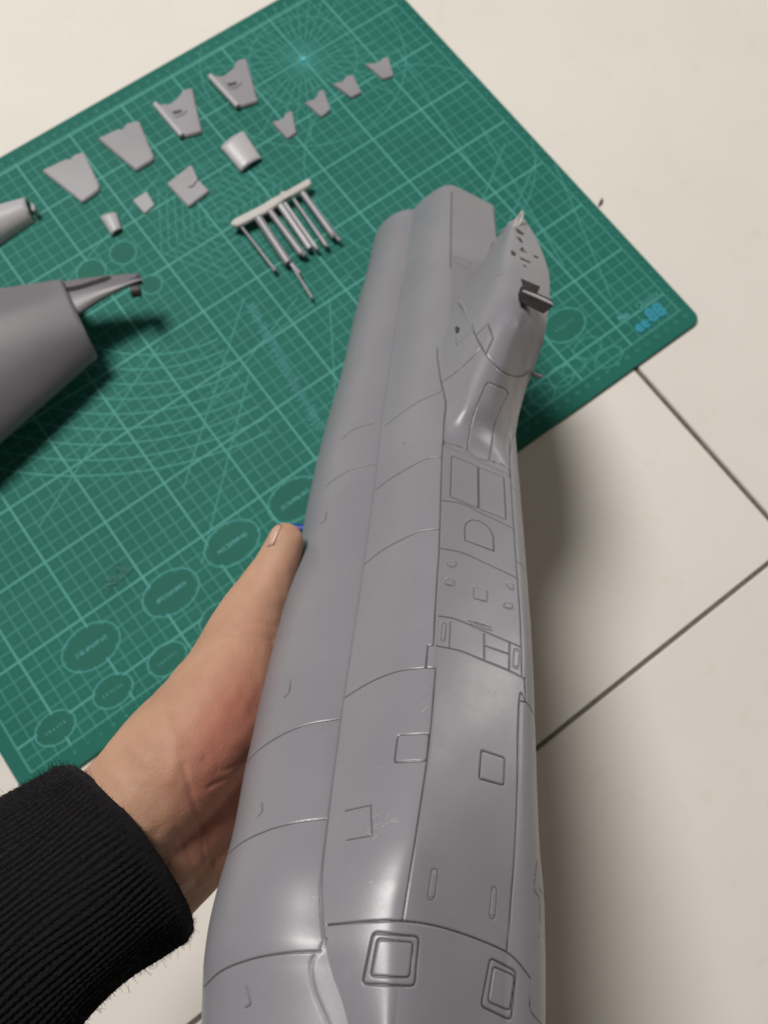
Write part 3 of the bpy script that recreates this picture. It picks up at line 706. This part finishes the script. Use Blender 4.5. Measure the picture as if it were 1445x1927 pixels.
# sections: (top edge px, crest z), (bottom edge px on the mat) from the open end to off-frame
E0 = [ground(118, 531, .0415), ground(134, 566, .0430), ground(160, 622, .038), ground(180, 668, .021), ground(168, 668, .006)]
E1 = [ground(-330, 600, .050), ground(-330, 700, .078), ground(-330, 900, .070), ground(-330, 1110, .038), ground(-360, 1110, .004)]
G = []
for t in np.linspace(0, 1, 60):
    Q = [a * (1 - t) + b * t for a, b in zip(E0, E1)]
    Q = [Q[0] * np.array([1, 1, 0])] + Q; X = [2 * Q[1] - Q[2]] + Q[1:] + [2 * Q[-1] - Q[-2] + np.array([0, 0, -.02])]; row = [Q[0] + np.array([0, 0, .001])]
    for i in range(4):
        a, b, c, d = X[i:i + 4]
        for r_ in np.linspace(0, 1, 16, endpoint=(i == 3)): row.append(.5 * (2 * b + (c - a) * r_ + (2 * a - 5 * b + 4 * c - d) * r_**2 + (3 * b - a - 3 * c + d) * r_**3))
    G.append(row)
G = np.array(G)
o = grid_obj('skin', G, GREY, root2)
md = o.modifiers.new('wall', 'SOLIDIFY'); md.thickness = .0022; md.offset = -1
# tongue: a long tapering bar with a recess and a round stub at its end
zt = .040
tu = smoothline([(86, 541), (118, 530), (150, 524), (205, 518), (250, 515), (262, 517), (267, 522)]); tl = smoothline([(96, 606), (130, 601), (148, 595), (180, 573), (212, 555), (240, 541), (266, 530)])
G2 = []
for k, (a, b) in enumerate(zip(tu, tl)):
    row = []
    for v in np.linspace(0, 1, 14):
        p = a + (b - a) * v; row.append(ground(p[0], p[1], .0330 + .0085 * math.sin(math.pi * (.16 + .62 * v)) - .002 * (v > .95)))
    G2.append(row)
o = grid_obj('tongue', np.array(G2), GREY, root2); md = o.modifiers.new('wall', 'SOLIDIFY'); md.thickness = .0045; md.offset = -1 if np.cross(np.array(G2[1][0]) - G2[0][0], np.array(G2[0][1]) - G2[0][0])[2] < 0 else 1
bvT = bvh_of(np.array(G2))
sl = smoothline([(110, 543), (118, 546), (145, 542), (175, 533), (210, 522)]); SV, SF = [], []
for k, p in enumerate(sl):
    w_ = 4.5 * min(1, (k + 1) / 4, (len(sl) - k) / 3)
    for sg in (-1, 1):
        l = bvT.ray_cast(Vector(POS), Vector(at(p[0], p[1] + sg * w_, 1.0) - POS).normalized())[0]
        SV.append(np.array(l if l is not None else ground(p[0], p[1] + sg * w_, .039)) + np.array([0, 0, .0003]))
for k in range(len(sl) - 1): SF.append((2 * k, 2 * k + 1, 2 * k + 3, 2 * k + 2))
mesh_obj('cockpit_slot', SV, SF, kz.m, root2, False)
a, b = ground(248, 543, .041), ground(262, 541, .041)
tube_cam('round_stub', [a - (b - a) * .2 + [0, 0, -.004], b + [0, 0, -.004]], [.0045, .0045], DARK, root2, 20, True)
for P in ([(25, 610), (30, 603), (40, 604), (44, 612), (38, 622), (28, 620)], [(70, 590), (84, 586)], [(0, 640), (50, 622), (85, 610)]):
    pass
bv2 = bvh_of(G)
def hit2(px, py):
    l, n, i, d = bv2.ray_cast(Vector(POS), Vector(at(px, py, 1.0) - POS).normalized()); return l
for P in ([(24, 612), (28, 604), (40, 602), (46, 611), (40, 622), (29, 621), (24, 612)], [(66, 592), (73, 587), (84, 586)], [(66, 592), (64, 600)], [(2, 648), (30, 640), (55, 630), (85, 618)], [(105, 606), (120, 604)], [(26, 640), (25, 650), (34, 648)], [(88, 560), (112, 640), (118, 690)]):
    Q = [np.array(l) for l in (hit2(*p) for p in smoothline(P)) if l is not None]
    if len(Q) > 2: tube_cam('engraved_line_shade', Q, [.00022] * len(Q), kz.m, root2, 5, True)
adopt(root2)

# ------------------------------------------------------------------ small parts on the mat
def plate(name, px, thick, mat_, z0=.0, bev=.0005, parent=None, dome=0.0, bend=None):
    """flat part from a picture outline taken at its top face"""
    P = [ground(x, y, z0 + thick) for x, y in px]; c = np.mean(P, 0)
    if dome:
        # curved shell: bends about the given direction
        d = np.array([bend[0], bend[1], 0.0]); g0, g1 = ground(*bend[:2]), ground(*bend[2:]); ax = g1 - g0; ax[2] = 0; ax /= np.linalg.norm(ax); n = np.array([-ax[1], ax[0], 0])
        Q = np.array(P); s = (Q - c) @ n; hw = np.abs(s).max()
        bm = bmesh.new(); A, B, D_, E_ = Q[0], Q[1], Q[2], Q[3]; V, F = [], []; N1 = 18
        for k in range(N1 + 1):
            for j in range(9):
                u, v = k / N1, j / 8; p = (A * (1 - u) + B * u) * (1 - v) + (E_ * (1 - u) + D_ * u) * v
                p = p.copy(); p[2] = z0 + .0008 + dome * math.sqrt(max(0, 1 - (2 * u - 1) ** 2 * .92)); V.append(p)
        for k in range(N1):
            for j in range(8): q = k * 9 + j; F.append((q, q + 1, q + 10, q + 9))
        o = mesh_obj(name, V, F, mat_, parent); md = o.modifiers.new('wall', 'SOLIDIFY'); md.thickness = .0012; md.offset = -1
        return o
    bm = bmesh.new(); f = bm.faces.new([bm.verts.new((p[0], p[1], z0)) for p in P]); ex = bmesh.ops.extrude_face_region(bm, geom=[f])
    for v in ex['geom']:
        if isinstance(v, bmesh.types.BMVert): v.co.z = z0 + thick
    bmesh.ops.recalc_face_normals(bm, faces=bm.faces)
    bmesh.ops.bevel(bm, geom=[e for e in bm.edges if any(v.co.z > z0 + thick * .5 for v in e.verts)], offset=bev, segments=3, affect='EDGES')
    return bm_obj(name, bm, mat_, parent)
K = .5260
def sc1(P): return [(x * K, y * K) for x, y in P]
def part_root(name, px, label, cat, group):
    c = np.mean(px, 0); r = empty(name, ground(*c)); tag(r, label, cat, group); return r
BIG = [(sc1([(150, 608), (240, 565), (250, 572), (264, 552), (300, 543), (357, 665), (350, 682), (295, 722)]), 'smooth grey tail fin nearest the left edge, leftmost of the four large fins', 0),
       (sc1([(350, 493), (425, 458), (438, 464), (452, 440), (497, 430), (550, 560), (545, 572), (487, 608)]), 'smooth grey tail fin second from the left in the row of four large fins', 0),
       (sc1([(552, 370), (605, 372), (640, 345), (655, 320), (687, 312), (722, 470), (650, 490)]), 'ridged grey tail fin with bright folded edge, third in the row of large fins', 1),
       (sc1([(748, 270), (800, 270), (835, 242), (850, 212), (880, 207), (922, 362), (850, 385)]), 'ridged grey tail fin with bright folded edge, rightmost and highest of the four large fins', 1)]
for px, lab, kind in BIG:
    r = part_root('tail_fin', px, lab, 'model fin', 'large tail fins laid out on the mat')
    plate('fin_plate', px, .0030, GREY_SMALL, parent=r, bev=.0009)
    if kind:
        a, b = np.array(px[0]), np.array(px[-1])
        A, B = ground(*(a + [2, 1]), .0032), ground(*(b + [1, -2]), .0032)
        tube_cam('folded_edge', [A, (A * .6 + B * .4), B], [.0023, .0026, .0024], GREY_GLOSS, r, 14, True)
        o = np.array(px[0]) - np.array(BIG[2][0][0])
        q = [(x + o[0], y + o[1]) for x, y in sc1([(600, 380), (648, 342), (670, 395), (650, 412), (625, 418)])]
        plate('raised_panel', q, .0008, GREY_SMALL, .0030, .0003, r)
        q = [(x + o[0], y + o[1]) for x, y in sc1([(617, 398), (650, 391), (650, 400), (622, 407)])]
        plate('hinge_slot', q, .0006, DARK, .0038, .0001, r)
    adopt(r)
SM = [(sc1([(972, 435), (1010, 425), (1025, 402), (1045, 395), (1060, 475), (1028, 495)]), 'small grey fin beside the glossy square panel, lowest of the four small fins'),
      (sc1([(1090, 365), (1130, 350), (1140, 325), (1158, 318), (1182, 392), (1150, 418)]), 'small grey fin second from the lower end of the row of small fins'),
      (sc1([(1187, 298), (1225, 290), (1240, 270), (1262, 265), (1293, 330), (1257, 348)]), 'small grey fin second from the upper end of the row of small fins'),
      (sc1([(1305, 228), (1355, 222), (1370, 205), (1388, 202), (1408, 270), (1370, 283)]), 'small grey fin nearest the right edge of the mat, highest of the small fins')]
for px, lab in SM: tag(plate('small_fin', px, .0022, GREY_SMALL, bev=.0006), lab, 'model fin', 'small fins laid out on the mat')
def curved(name, px, dome, mat_, lab):
    o = plate(name, px, dome * .6, mat_, dome=dome * 1.25, bend=(px[0][0], px[0][1], px[3][0], px[3][1])); tag(o, lab, 'model part'); return o
curved('curved_panel', sc1([(790, 528), (875, 470), (937, 566), (862, 615)]), .0034, GREY_GLOSS, 'glossy curved square grey panel below the rightmost large fin')
r = part_root('hinged_panel', sc1([(597, 655), (748, 682)]), 'matt square grey panel with a raised channel, left of the glossy curved panel', 'model part', None)
q = plate('panel_sheet', sc1([(597, 655), (668, 600), (748, 682), (675, 738)]), .0028, GREY_SMALL, parent=r, bev=.0007)
plate('raised_channel', sc1([(668, 598), (685, 590), (708, 640), (690, 665), (672, 668), (690, 640)]), .0012, GREY_SMALL, .0028, .0004, r)
adopt(r)
tag(plate('square_panel', sc1([(475, 715), (525, 683), (553, 733), (518, 763)]), .0018, GREY_SMALL, bev=.0005), 'small flat square grey panel between the channelled panel and the tiny glossy one', 'model part')
curved('small_curved_panel', sc1([(360, 780), (420, 762), (437, 820), (400, 843)]), .0032, GREY_GLOSS, 'tiny glossy curved grey piece above the printed circle')
# half tube at the left edge
r = empty('half_tube', ground(20, 420)); tag(r, 'shiny half-round grey tube piece cut off by the left edge of the photo', 'model part')
G = []
e0, e1 = ground(52, 376, .0), ground(66, 418, .0)          # open end
f0, f1 = ground(-130, 435, .0), ground(-100, 530, .0)
for t in np.linspace(0, 1, 24):
    a, b = e0 * (1 - t) + f0 * t, e1 * (1 - t) + f1 * t; row = []
    R2 = np.linalg.norm(b - a) / 2; c = (a + b) / 2; d = (b - a) / (2 * R2)
    for g in np.linspace(math.pi, 0, 32): row.append(c + d * R2 * math.cos(g) * 1.0 + np.array([0, 0, R2 * .95 * math.sin(g)]))
    G.append(row)
o = grid_obj('tube_skin', np.array(G), GREY_GLOSS, r); md = o.modifiers.new('wall', 'SOLIDIFY'); md.thickness = .0016; md.offset = 1
plate('end_tab', [(58, 378), (66, 388), (66, 396), (60, 396)], .010, GREY_SMALL, parent=r)
adopt(r)
# landing gear sprue
Zr = lambda x, y: (420 + x * .16609, 320 + y * .16609)
r = empty('gear_sprue', ground(510, 400)); tag(r, 'row of six pale landing gear struts on a moulded bar, lying mid-mat', 'model part')
bz = .010
bar = [Zr(*p) for p in ((85, 590), (100, 625), (170, 632), (500, 470), (700, 330), (985, 170), (1000, 120), (960, 92), (700, 240), (530, 330), (420, 400), (120, 550))]
bm = bmesh.new(); f = bm.faces.new([bm.verts.new(tuple(ground(x, y, bz))) for x, y in bar]); ex = bmesh.ops.extrude_face_region(bm, geom=[f])
for v in ex['geom']:
    if isinstance(v, bmesh.types.BMVert): v.co.z = .0055
bmesh.ops.recalc_face_normals(bm, faces=bm.faces); bmesh.ops.bevel(bm, geom=list(bm.edges), offset=.0008, segments=3, affect='EDGES')
bm_obj('sprue_bar', bm, PALE, r)
plate('bar_clip', [Zr(*p) for p in ((640, 260), (680, 235), (745, 250), (760, 290), (690, 330))], .0008, PALE, bz, .0003, r)
for (x0, y0, x1, y1, w0, w1, m_) in ((215, 650, 570, 1110, 14, 16, GREY_SMALL), (400, 545, 740, 1055, 52, 48, GREY_SMALL), (535, 470, 890, 950, 38, 42, GREY_SMALL), (650, 405, 985, 890, 40, 34, GREY_GLOSS), (700, 375, 1060, 890, 20, 22, GREY_GLOSS), (800, 330, 1170, 860, 20, 26, GREY_SMALL), (900, 260, 1240, 730, 40, 40, GREY_SMALL)):
    A, B = ground(*Zr(x0, y0), .0075), ground(*Zr(x1, y1), .0060); mpx = .16609 / 1600 * .62
    leg = tube_cam('gear_strut', [A, A * .5 + B * .5, B * .97 + A * .03, B], [w0 * mpx, (w0 + w1) / 2 * mpx, w1 * mpx * 1.1, w1 * mpx * 1.05], m_, r, 14, True)
for (x0, y0, x1, y1, w_) in ((560, 1090, 590, 1140, 26), (765, 1060, 1010, 1450, 16), (775, 1060, 870, 1170, 22), (1240, 720, 1260, 760, 46), (1270, 745, 1325, 800, 24), (880, 935, 930, 960, 40), (1040, 870, 1070, 900, 26), (1110, 750, 1185, 870, 24)):
    A, B = ground(*Zr(x0, y0), .0062), ground(*Zr(x1, y1), .0055); mpx = .16609 / 1600 * .62
    tube_cam('strut_end', [A, B], [w_ * mpx, w_ * mpx * .95], GREY_SMALL, r, 12, True)
adopt(r)
# blue thing behind the thumb, dark scrap at the mat's edge
kbz = NT('blue_plastic'); kbz.set(Base_Color=kbz.mix(kbz.noise(60), (.01, .035, .22), (.015, .05, .30)), Roughness=.35)
r = empty('blue_pen', ground(575, 992)); tag(r, 'thin blue pen mostly hidden between the thumb tip and the fuselage', 'pen')
A, B = ground(548, 993, .004), ground(640, 1001, .004); tube_cam('pen_barrel', [A, B], [.0032, .0032], kbz.m, r, 16, True)
tube_cam('pen_cap', [B, B + (B - A) * .3], [.0038, .0036], kbz.m, r, 16, True); adopt(r)
g = ground(1130, 382, FZ)
bm = bmesh.new(); bmesh.ops.create_icosphere(bm, subdivisions=2, radius=.0018)
for v in bm.verts: v.co = Vector((v.co.x * 2.4 * (1 + .3 * math.sin(v.co.y * 2000)), v.co.y * .8, v.co.z * .35 + .0006))
o = bm_obj('debris_scrap', bm, DARK); o.location = tuple(g); o.rotation_euler = (0, 0, .5); tag(o, 'tiny dark scrap on the tiles just outside the right edge of the mat', 'scrap')

# ------------------------------------------------------------------ person: hand and sleeve
person = empty('person', at(300, 1500, .33)); tag(person, 'left hand in a black ribbed knit sleeve gripping the grey fuselage with the thumb up', 'person')
def skin_mat():
    k = NT('skin')
    red = k.attr('red')
    n = k.noise(55, 5, .6); n2 = k.noise(420, 4, .6)
    c = k.ramp(n, [(.25, (.355, .205, .135)), (.75, (.44, .268, .183))])
    c = k.mix(k.math('MULTIPLY', red, .8, clamp=True), c, (.36, .125, .090))
    c = k.mix(k.math('MULTIPLY', k.ramp(n2, [(.55, (0, 0, 0)), (.75, (1, 1, 1))]), .12), c, (.40, .20, .13))
    k.set(Base_Color=c, Roughness=.58, Subsurface_Weight=.25, Subsurface_Scale=.004, Specular_IOR_Level=.28)
    k.b.inputs['Subsurface Radius'].default_value = (1.0, .35, .2)
    vor = k.n.new('ShaderNodeTexVoronoi'); vor.inputs['Scale'].default_value = 900; k.l.new(k.co, vor.inputs['Vector'])
    k.bump(k.math('ADD', k.math('MULTIPLY', n2, .6), k.math('MULTIPLY', vor.outputs['Distance'], .5)), .28, .0006)
    return k.m
SKIN = skin_mat()
def px_r(r, d): return r * FP / d
def capsules():
    """(x_px, y_px, depth, radius m) chains, dense spheres between the joints"""
    ch = []
    thumb = [(536, 1018, .384, .0088), (526, 1052, .383, .0100), (506, 1098, .381, .0122), (483, 1145, .377, .0148), (460, 1205, .370, .0178), (432, 1285, .360, .0215), (392, 1362, .350, .0250), (330, 1430, .340, .0250), (250, 1520, .335, .0240), (120, 1640, .330, .0240), (-60, 1780, .320, .027)]
    ch.append(thumb)
    ch.append([(462, 1230, .385, .017), (462, 1330, .372, .020), (440, 1420, .365, .018), (385, 1500, .358, .020), (290, 1590, .345, .022), (160, 1700, .335, .024), (0, 1820, .32, .027)])
    ch.append([(560, 1300, .43, .014), (480, 1420, .395, .018), (430, 1510, .372, .018), (380, 1575, .362, .0190), (290, 1640, .350, .019), (180, 1730, .338, .022)])
    ch.append([(470, 1540, .385, .012), (415, 1585, .368, .014), (365, 1625, .360, .0145), (300, 1680, .350, .016)])
    # palm running under the fuselage, then the four fingers curling up round its far side
    ch.append([(480, 1300, .41, .018), (600, 1250, .45, .016), (720, 1180, .455, .015)])
    ch.append([(480, 1420, .395, .018), (620, 1380, .43, .016), (740, 1320, .435, .014)])
    for (y, L, r) in ((1130, 1.0, .0085), (1210, 1.08, .0088), (1290, 1.0, .0083), (1370, .82, .0072)):
        b = (700, y + 60, .445)
        ch.append([(*b, r * 1.35), (800 + 20 * L, y + 10, .440, r * 1.15), (900 * L ** .1, y - 30, .415, r), (930 + 8 * L, y - 40, .385, r * .95), (938, y - 45, .37, r * .8)])
    return ch
bm = bmesh.new()
V, F = [], []
ico = bmesh.new(); bmesh.ops.create_icosphere(ico, subdivisions=3, radius=1); IV = np.array([v.co[:] for v in ico.verts]); IF = [tuple(v.index for v in f.verts) for f in ico.faces]; ico.free()
for ch in capsules():
    W3 = [(at(x, y, d), r) for x, y, d, r in ch]
    for (a, ra), (b, rb) in zip(W3[:-1], W3[1:]):
        n = max(2, int(np.linalg.norm(b - a) / .0022))
        for t in np.linspace(0, 1, n, endpoint=False):
            s = len(V); V += [tuple(v) for v in (a + (b - a) * t + IV * (ra + (rb - ra) * t))]; F += [(i + s, j + s, k_ + s) for i, j, k_ in IF]
    a, ra = W3[-1]; s = len(V); V += [tuple(v) for v in (a + IV * ra)]; F += [(i + s, j + s, k_ + s) for i, j, k_ in IF]
tmp = mesh_obj('hand', V, F, SKIN)
md = tmp.modifiers.new('r', 'REMESH'); md.mode = 'VOXEL'; md.voxel_size = .00105; md.use_smooth_shade = True
md = tmp.modifiers.new('s', 'SMOOTH'); md.factor = .6; md.iterations = 32
bpy.context.view_layer.update()
me = bpy.data.meshes.new_from_object(tmp.evaluated_get(bpy.context.evaluated_depsgraph_get()))
bpy.data.objects.remove(tmp)
co = np.zeros(len(me.vertices) * 3); me.vertices.foreach_get('co', co); co = co.reshape(-1, 3)
nr = np.zeros(len(me.vertices) * 3); me.vertex_normals.foreach_get('vector', nr); nr = nr.reshape(-1, 3)
cc = co @ RC.T + TC; ppx = np.stack([cc[:, 0] / cc[:, 2] * FP + CX, cc[:, 1] / cc[:, 2] * FP + CY], 1)
bvh = BVHTree.FromPolygons([tuple(v) for v in co.tolist()], [tuple(p.vertices) for p in me.polygons])
def hand_hit(px, py):
    d = Vector(at(px, py, 1.0) - POS).normalized(); l, n, i, ds = bvh.ray_cast(Vector(POS), d); return l
cr = []
for P, wg in ((Z := [[(470, 1172), (490, 1178), (520, 1182)], .8],) if False else (([(452, 1176), (490, 1172), (522, 1180)], .6), ([(432, 1194), (480, 1198), (515, 1206)], .8), ([(440, 1222), (500, 1228)], .4), ([(404, 1215), (450, 1212), (490, 1214)], .35),
              ([(395, 1480), (425, 1466), (445, 1462)], 1.2), ([(345, 1440), (362, 1500), (378, 1560), (386, 1620)], 1.2), ([(372, 1540), (392, 1580), (402, 1640)], .9), ([(330, 1560), (360, 1620), (372, 1670)], .8), ([(500, 1028), (512, 1022), (520, 1024)], 1.0), ([(385, 1430), (415, 1450), (445, 1440)], .6))):
    Q = smoothline(P)
    for a, b in zip(Q[:-1], Q[1:]):
        for t in (0, .25, .5, .75):
            l = hand_hit(*(a + (b - a) * t))
            if l: cr.append((l, wg))
kd2 = kdtree.KDTree(len(cr))
for i, (p, _) in enumerate(cr): kd2.insert(p, i)
kd2.balance(); cl = co.tolist()
for i in range(len(cl)):
    if ppx[i, 0] > 560 or ppx[i, 1] < 1000: continue
    p, j, d = kd2.find(cl[i])
    if d < .004: co[i] -= nr[i] * .00055 * cr[j][1] * math.exp(-(d / .0010) ** 2)
me.vertices.foreach_set('co', co.reshape(-1)); me.update()
red = np.zeros(len(co))
for x, y, s, a in ((450, 1400, 60, 1.0), (470, 1320, 60, .6), (420, 1520, 60, .8), (385, 1600, 50, .55), (505, 1200, 50, .35), (540, 1090, 30, .2), (350, 1450, 60, .25)):
    red += a * np.exp(-((ppx[:, 0] - x) ** 2 + (ppx[:, 1] - y) ** 2) / (2 * s * s))
veins = [[(300, 1330), (330, 1400), (322, 1470)], [(190, 1420), (235, 1480), (280, 1560)], [(240, 1400), (290, 1450)]]
vp = []
for P in veins:
    Q = smoothline(P)
    for a, b in zip(Q[:-1], Q[1:]):
        for t in (0, .33, .66):
            l = hand_hit(*(a + (b - a) * t))
            if l: vp.append(l)
kd3 = kdtree.KDTree(len(vp))
for i, p in enumerate(vp): kd3.insert(p, i)
kd3.balance()
import mathutils.noise as mn
for i in range(len(cl)):
    if ppx[i, 0] > 600 or ppx[i, 1] < 950: continue
    p, j, d = kd3.find(cl[i])
    if d < .008: co[i] += nr[i] * .00045 * math.exp(-(d / .0024) ** 2)
    v = Vector(cl[i]); co[i] += nr[i] * (.0007 * mn.noise(v * 60) + .00025 * mn.noise(v * 190))
me.vertices.foreach_set('co', co.reshape(-1)); me.update()
at_ = me.attributes.new('red', 'FLOAT', 'POINT'); at_.data.foreach_set('value', np.clip(red, 0, 1).astype(np.float32))
me.materials.clear(); me.materials.append(SKIN); me.polygons.foreach_set('use_smooth', [True] * len(me.polygons))
hand = bpy.data.objects.new('hand', me); C.objects.link(hand); hand.parent = person
# thumb nail on the side turned away
kn = NT('nail'); kn.set(Base_Color=(.47, .29, .22), Roughness=.42, Subsurface_Weight=.2, Subsurface_Scale=.003)
nv, nf_ = [], []
NP = dense([(501, 1026), (505, 1006), (513, 990), (524, 982), (529, 984), (521, 1002), (513, 1022)], 4); nc = NP.mean(0)
for sc_, off in ((1, -.0004), (.97, .00025), (.7, .0004), (.35, .0005)):
    for p in NP:
        l = next((q for q in (hand_hit(*(nc + np.array([2, 3]) + (p - nc) * sc_ * f_)) for f_ in (1, .85, .7, .5, .3, .1, 0)) if q is not None), None) or hand_hit(530, 1015); i_ = bvh.find_nearest(Vector(l))
        nv.append(np.array(l) + np.array(i_[1]) * off)
m_ = len(NP)
for k in range(3):
    for i in range(m_): nf_.append((k * m_ + i, k * m_ + (i + 1) % m_, (k + 1) * m_ + (i + 1) % m_, (k + 1) * m_ + i))
nf_.append(tuple(range(3 * m_, 4 * m_)))
nail = mesh_obj('thumbnail', nv, nf_, kn.m, person)

# sleeve
kk = NT('black_knit')
nn_ = kk.noise(700, 4, .7)
kk.set(Base_Color=kk.ramp(nn_, [(.35, (.0025, .0022, .003)), (.75, (.010, .009, .012))]), Roughness=.95, Specular_IOR_Level=.15, Sheen_Weight=.03, Sheen_Roughness=.6)
kk.bump(nn_, .8, .0012)
KNIT = kk.m
A_, B_ = at(226, 1606, .338), at(-180, 1950, .285)
ax = (B_ - A_) / np.linalg.norm(B_ - A_); vd = (A_ - POS) / np.linalg.norm(A_ - POS)
sd = np.cross(ax, vd); sd /= np.linalg.norm(sd); dp = np.cross(sd, ax)
if (sd @ RC.T)[1] > 0: sd = -sd      # sd points up-left in the picture
NR = 900; G = []
LEN = np.linalg.norm(B_ - A_)
thv = np.linspace(0, 2 * np.pi, NR, endpoint=False)
prof_s = [(-.0002, -.0045), (-.0022, -.0030), (-.0030, -.0010), (-.0026, .0008), (-.0008, .0018)] + [(s, .0020 * math.exp(-s / .004) + .0012 * math.sin(s * 90 + 1)) for s in np.linspace(.001, LEN, 110)]
for s, dr in prof_s:
    ctr = A_ + ax * max(s, 0) + sd * .004 * math.sin(s * 30)
    skew = .010 * np.cos(thv)                        # the cuff opening sits at a slant
    ra = .0405 + .05 * max(s, 0); rb = .0375 + .03 * max(s, 0)
    rib = .00045 * np.cos(104 * thv + 3 * math.sin(s * 40) + 1.0 * np.sin(7 * thv + s * 90) + .8 * np.sin(17 * thv - s * 140)) * min(1, max(0.0, s / .008))
    st = .00025 * np.sin(s * 2600 + 3 * np.cos(104 * thv)) * min(1, max(0, s / .004))
    fold = .0016 * np.sin(3 * thv + s * 60) * min(1, max(0, s / .02))
    R1 = dr + rib + st + fold
    x = (ra + R1) * np.cos(thv); y = (rb + R1) * np.sin(thv)
    G.append(ctr[None] + sd * x[:, None] + dp * y[:, None] + ax * (skew * 0 + s * 0 + min(s, 0))[:, None] - ax * (.012 * np.cos(thv - .5) * 0)[:, None])
slv = grid_obj('sleeve', np.array(G), KNIT, person, True, True)
md = slv.modifiers.new('wall', 'SOLIDIFY'); md.thickness = .0015; md.offset = -1
# loose fibres
V, F = [], []
Ga = np.array(G)
for k in range(15000):
    i = 3 + int(rng.rand() ** 1.5 * (len(G) - 8)); j = rng.randint(NR); p = Ga[i, j]; nrm = (sd * math.cos(thv[j]) + dp * math.sin(thv[j]))
    d = nrm * rng.uniform(.2, 1) + rng.randn(3) * .6; d /= np.linalg.norm(d); L = rng.exponential(.0007) + .0004
    s = np.cross(d, vd); s /= np.linalg.norm(s) + 1e-9; wd_ = .00005; b = len(V); c1 = rng.randn(3) * L * .3
    for t in (0, .5, 1):
        q = p + d * L * t + c1 * t * t; V.append(q - s * wd_); V.append(q + s * wd_)
    F += [(b, b + 1, b + 3, b + 2), (b + 2, b + 3, b + 5, b + 4)]
fz = mesh_obj('loose_fibres', V, F, KNIT, slv, False); fz['kind'] = 'stuff'
adopt(person)
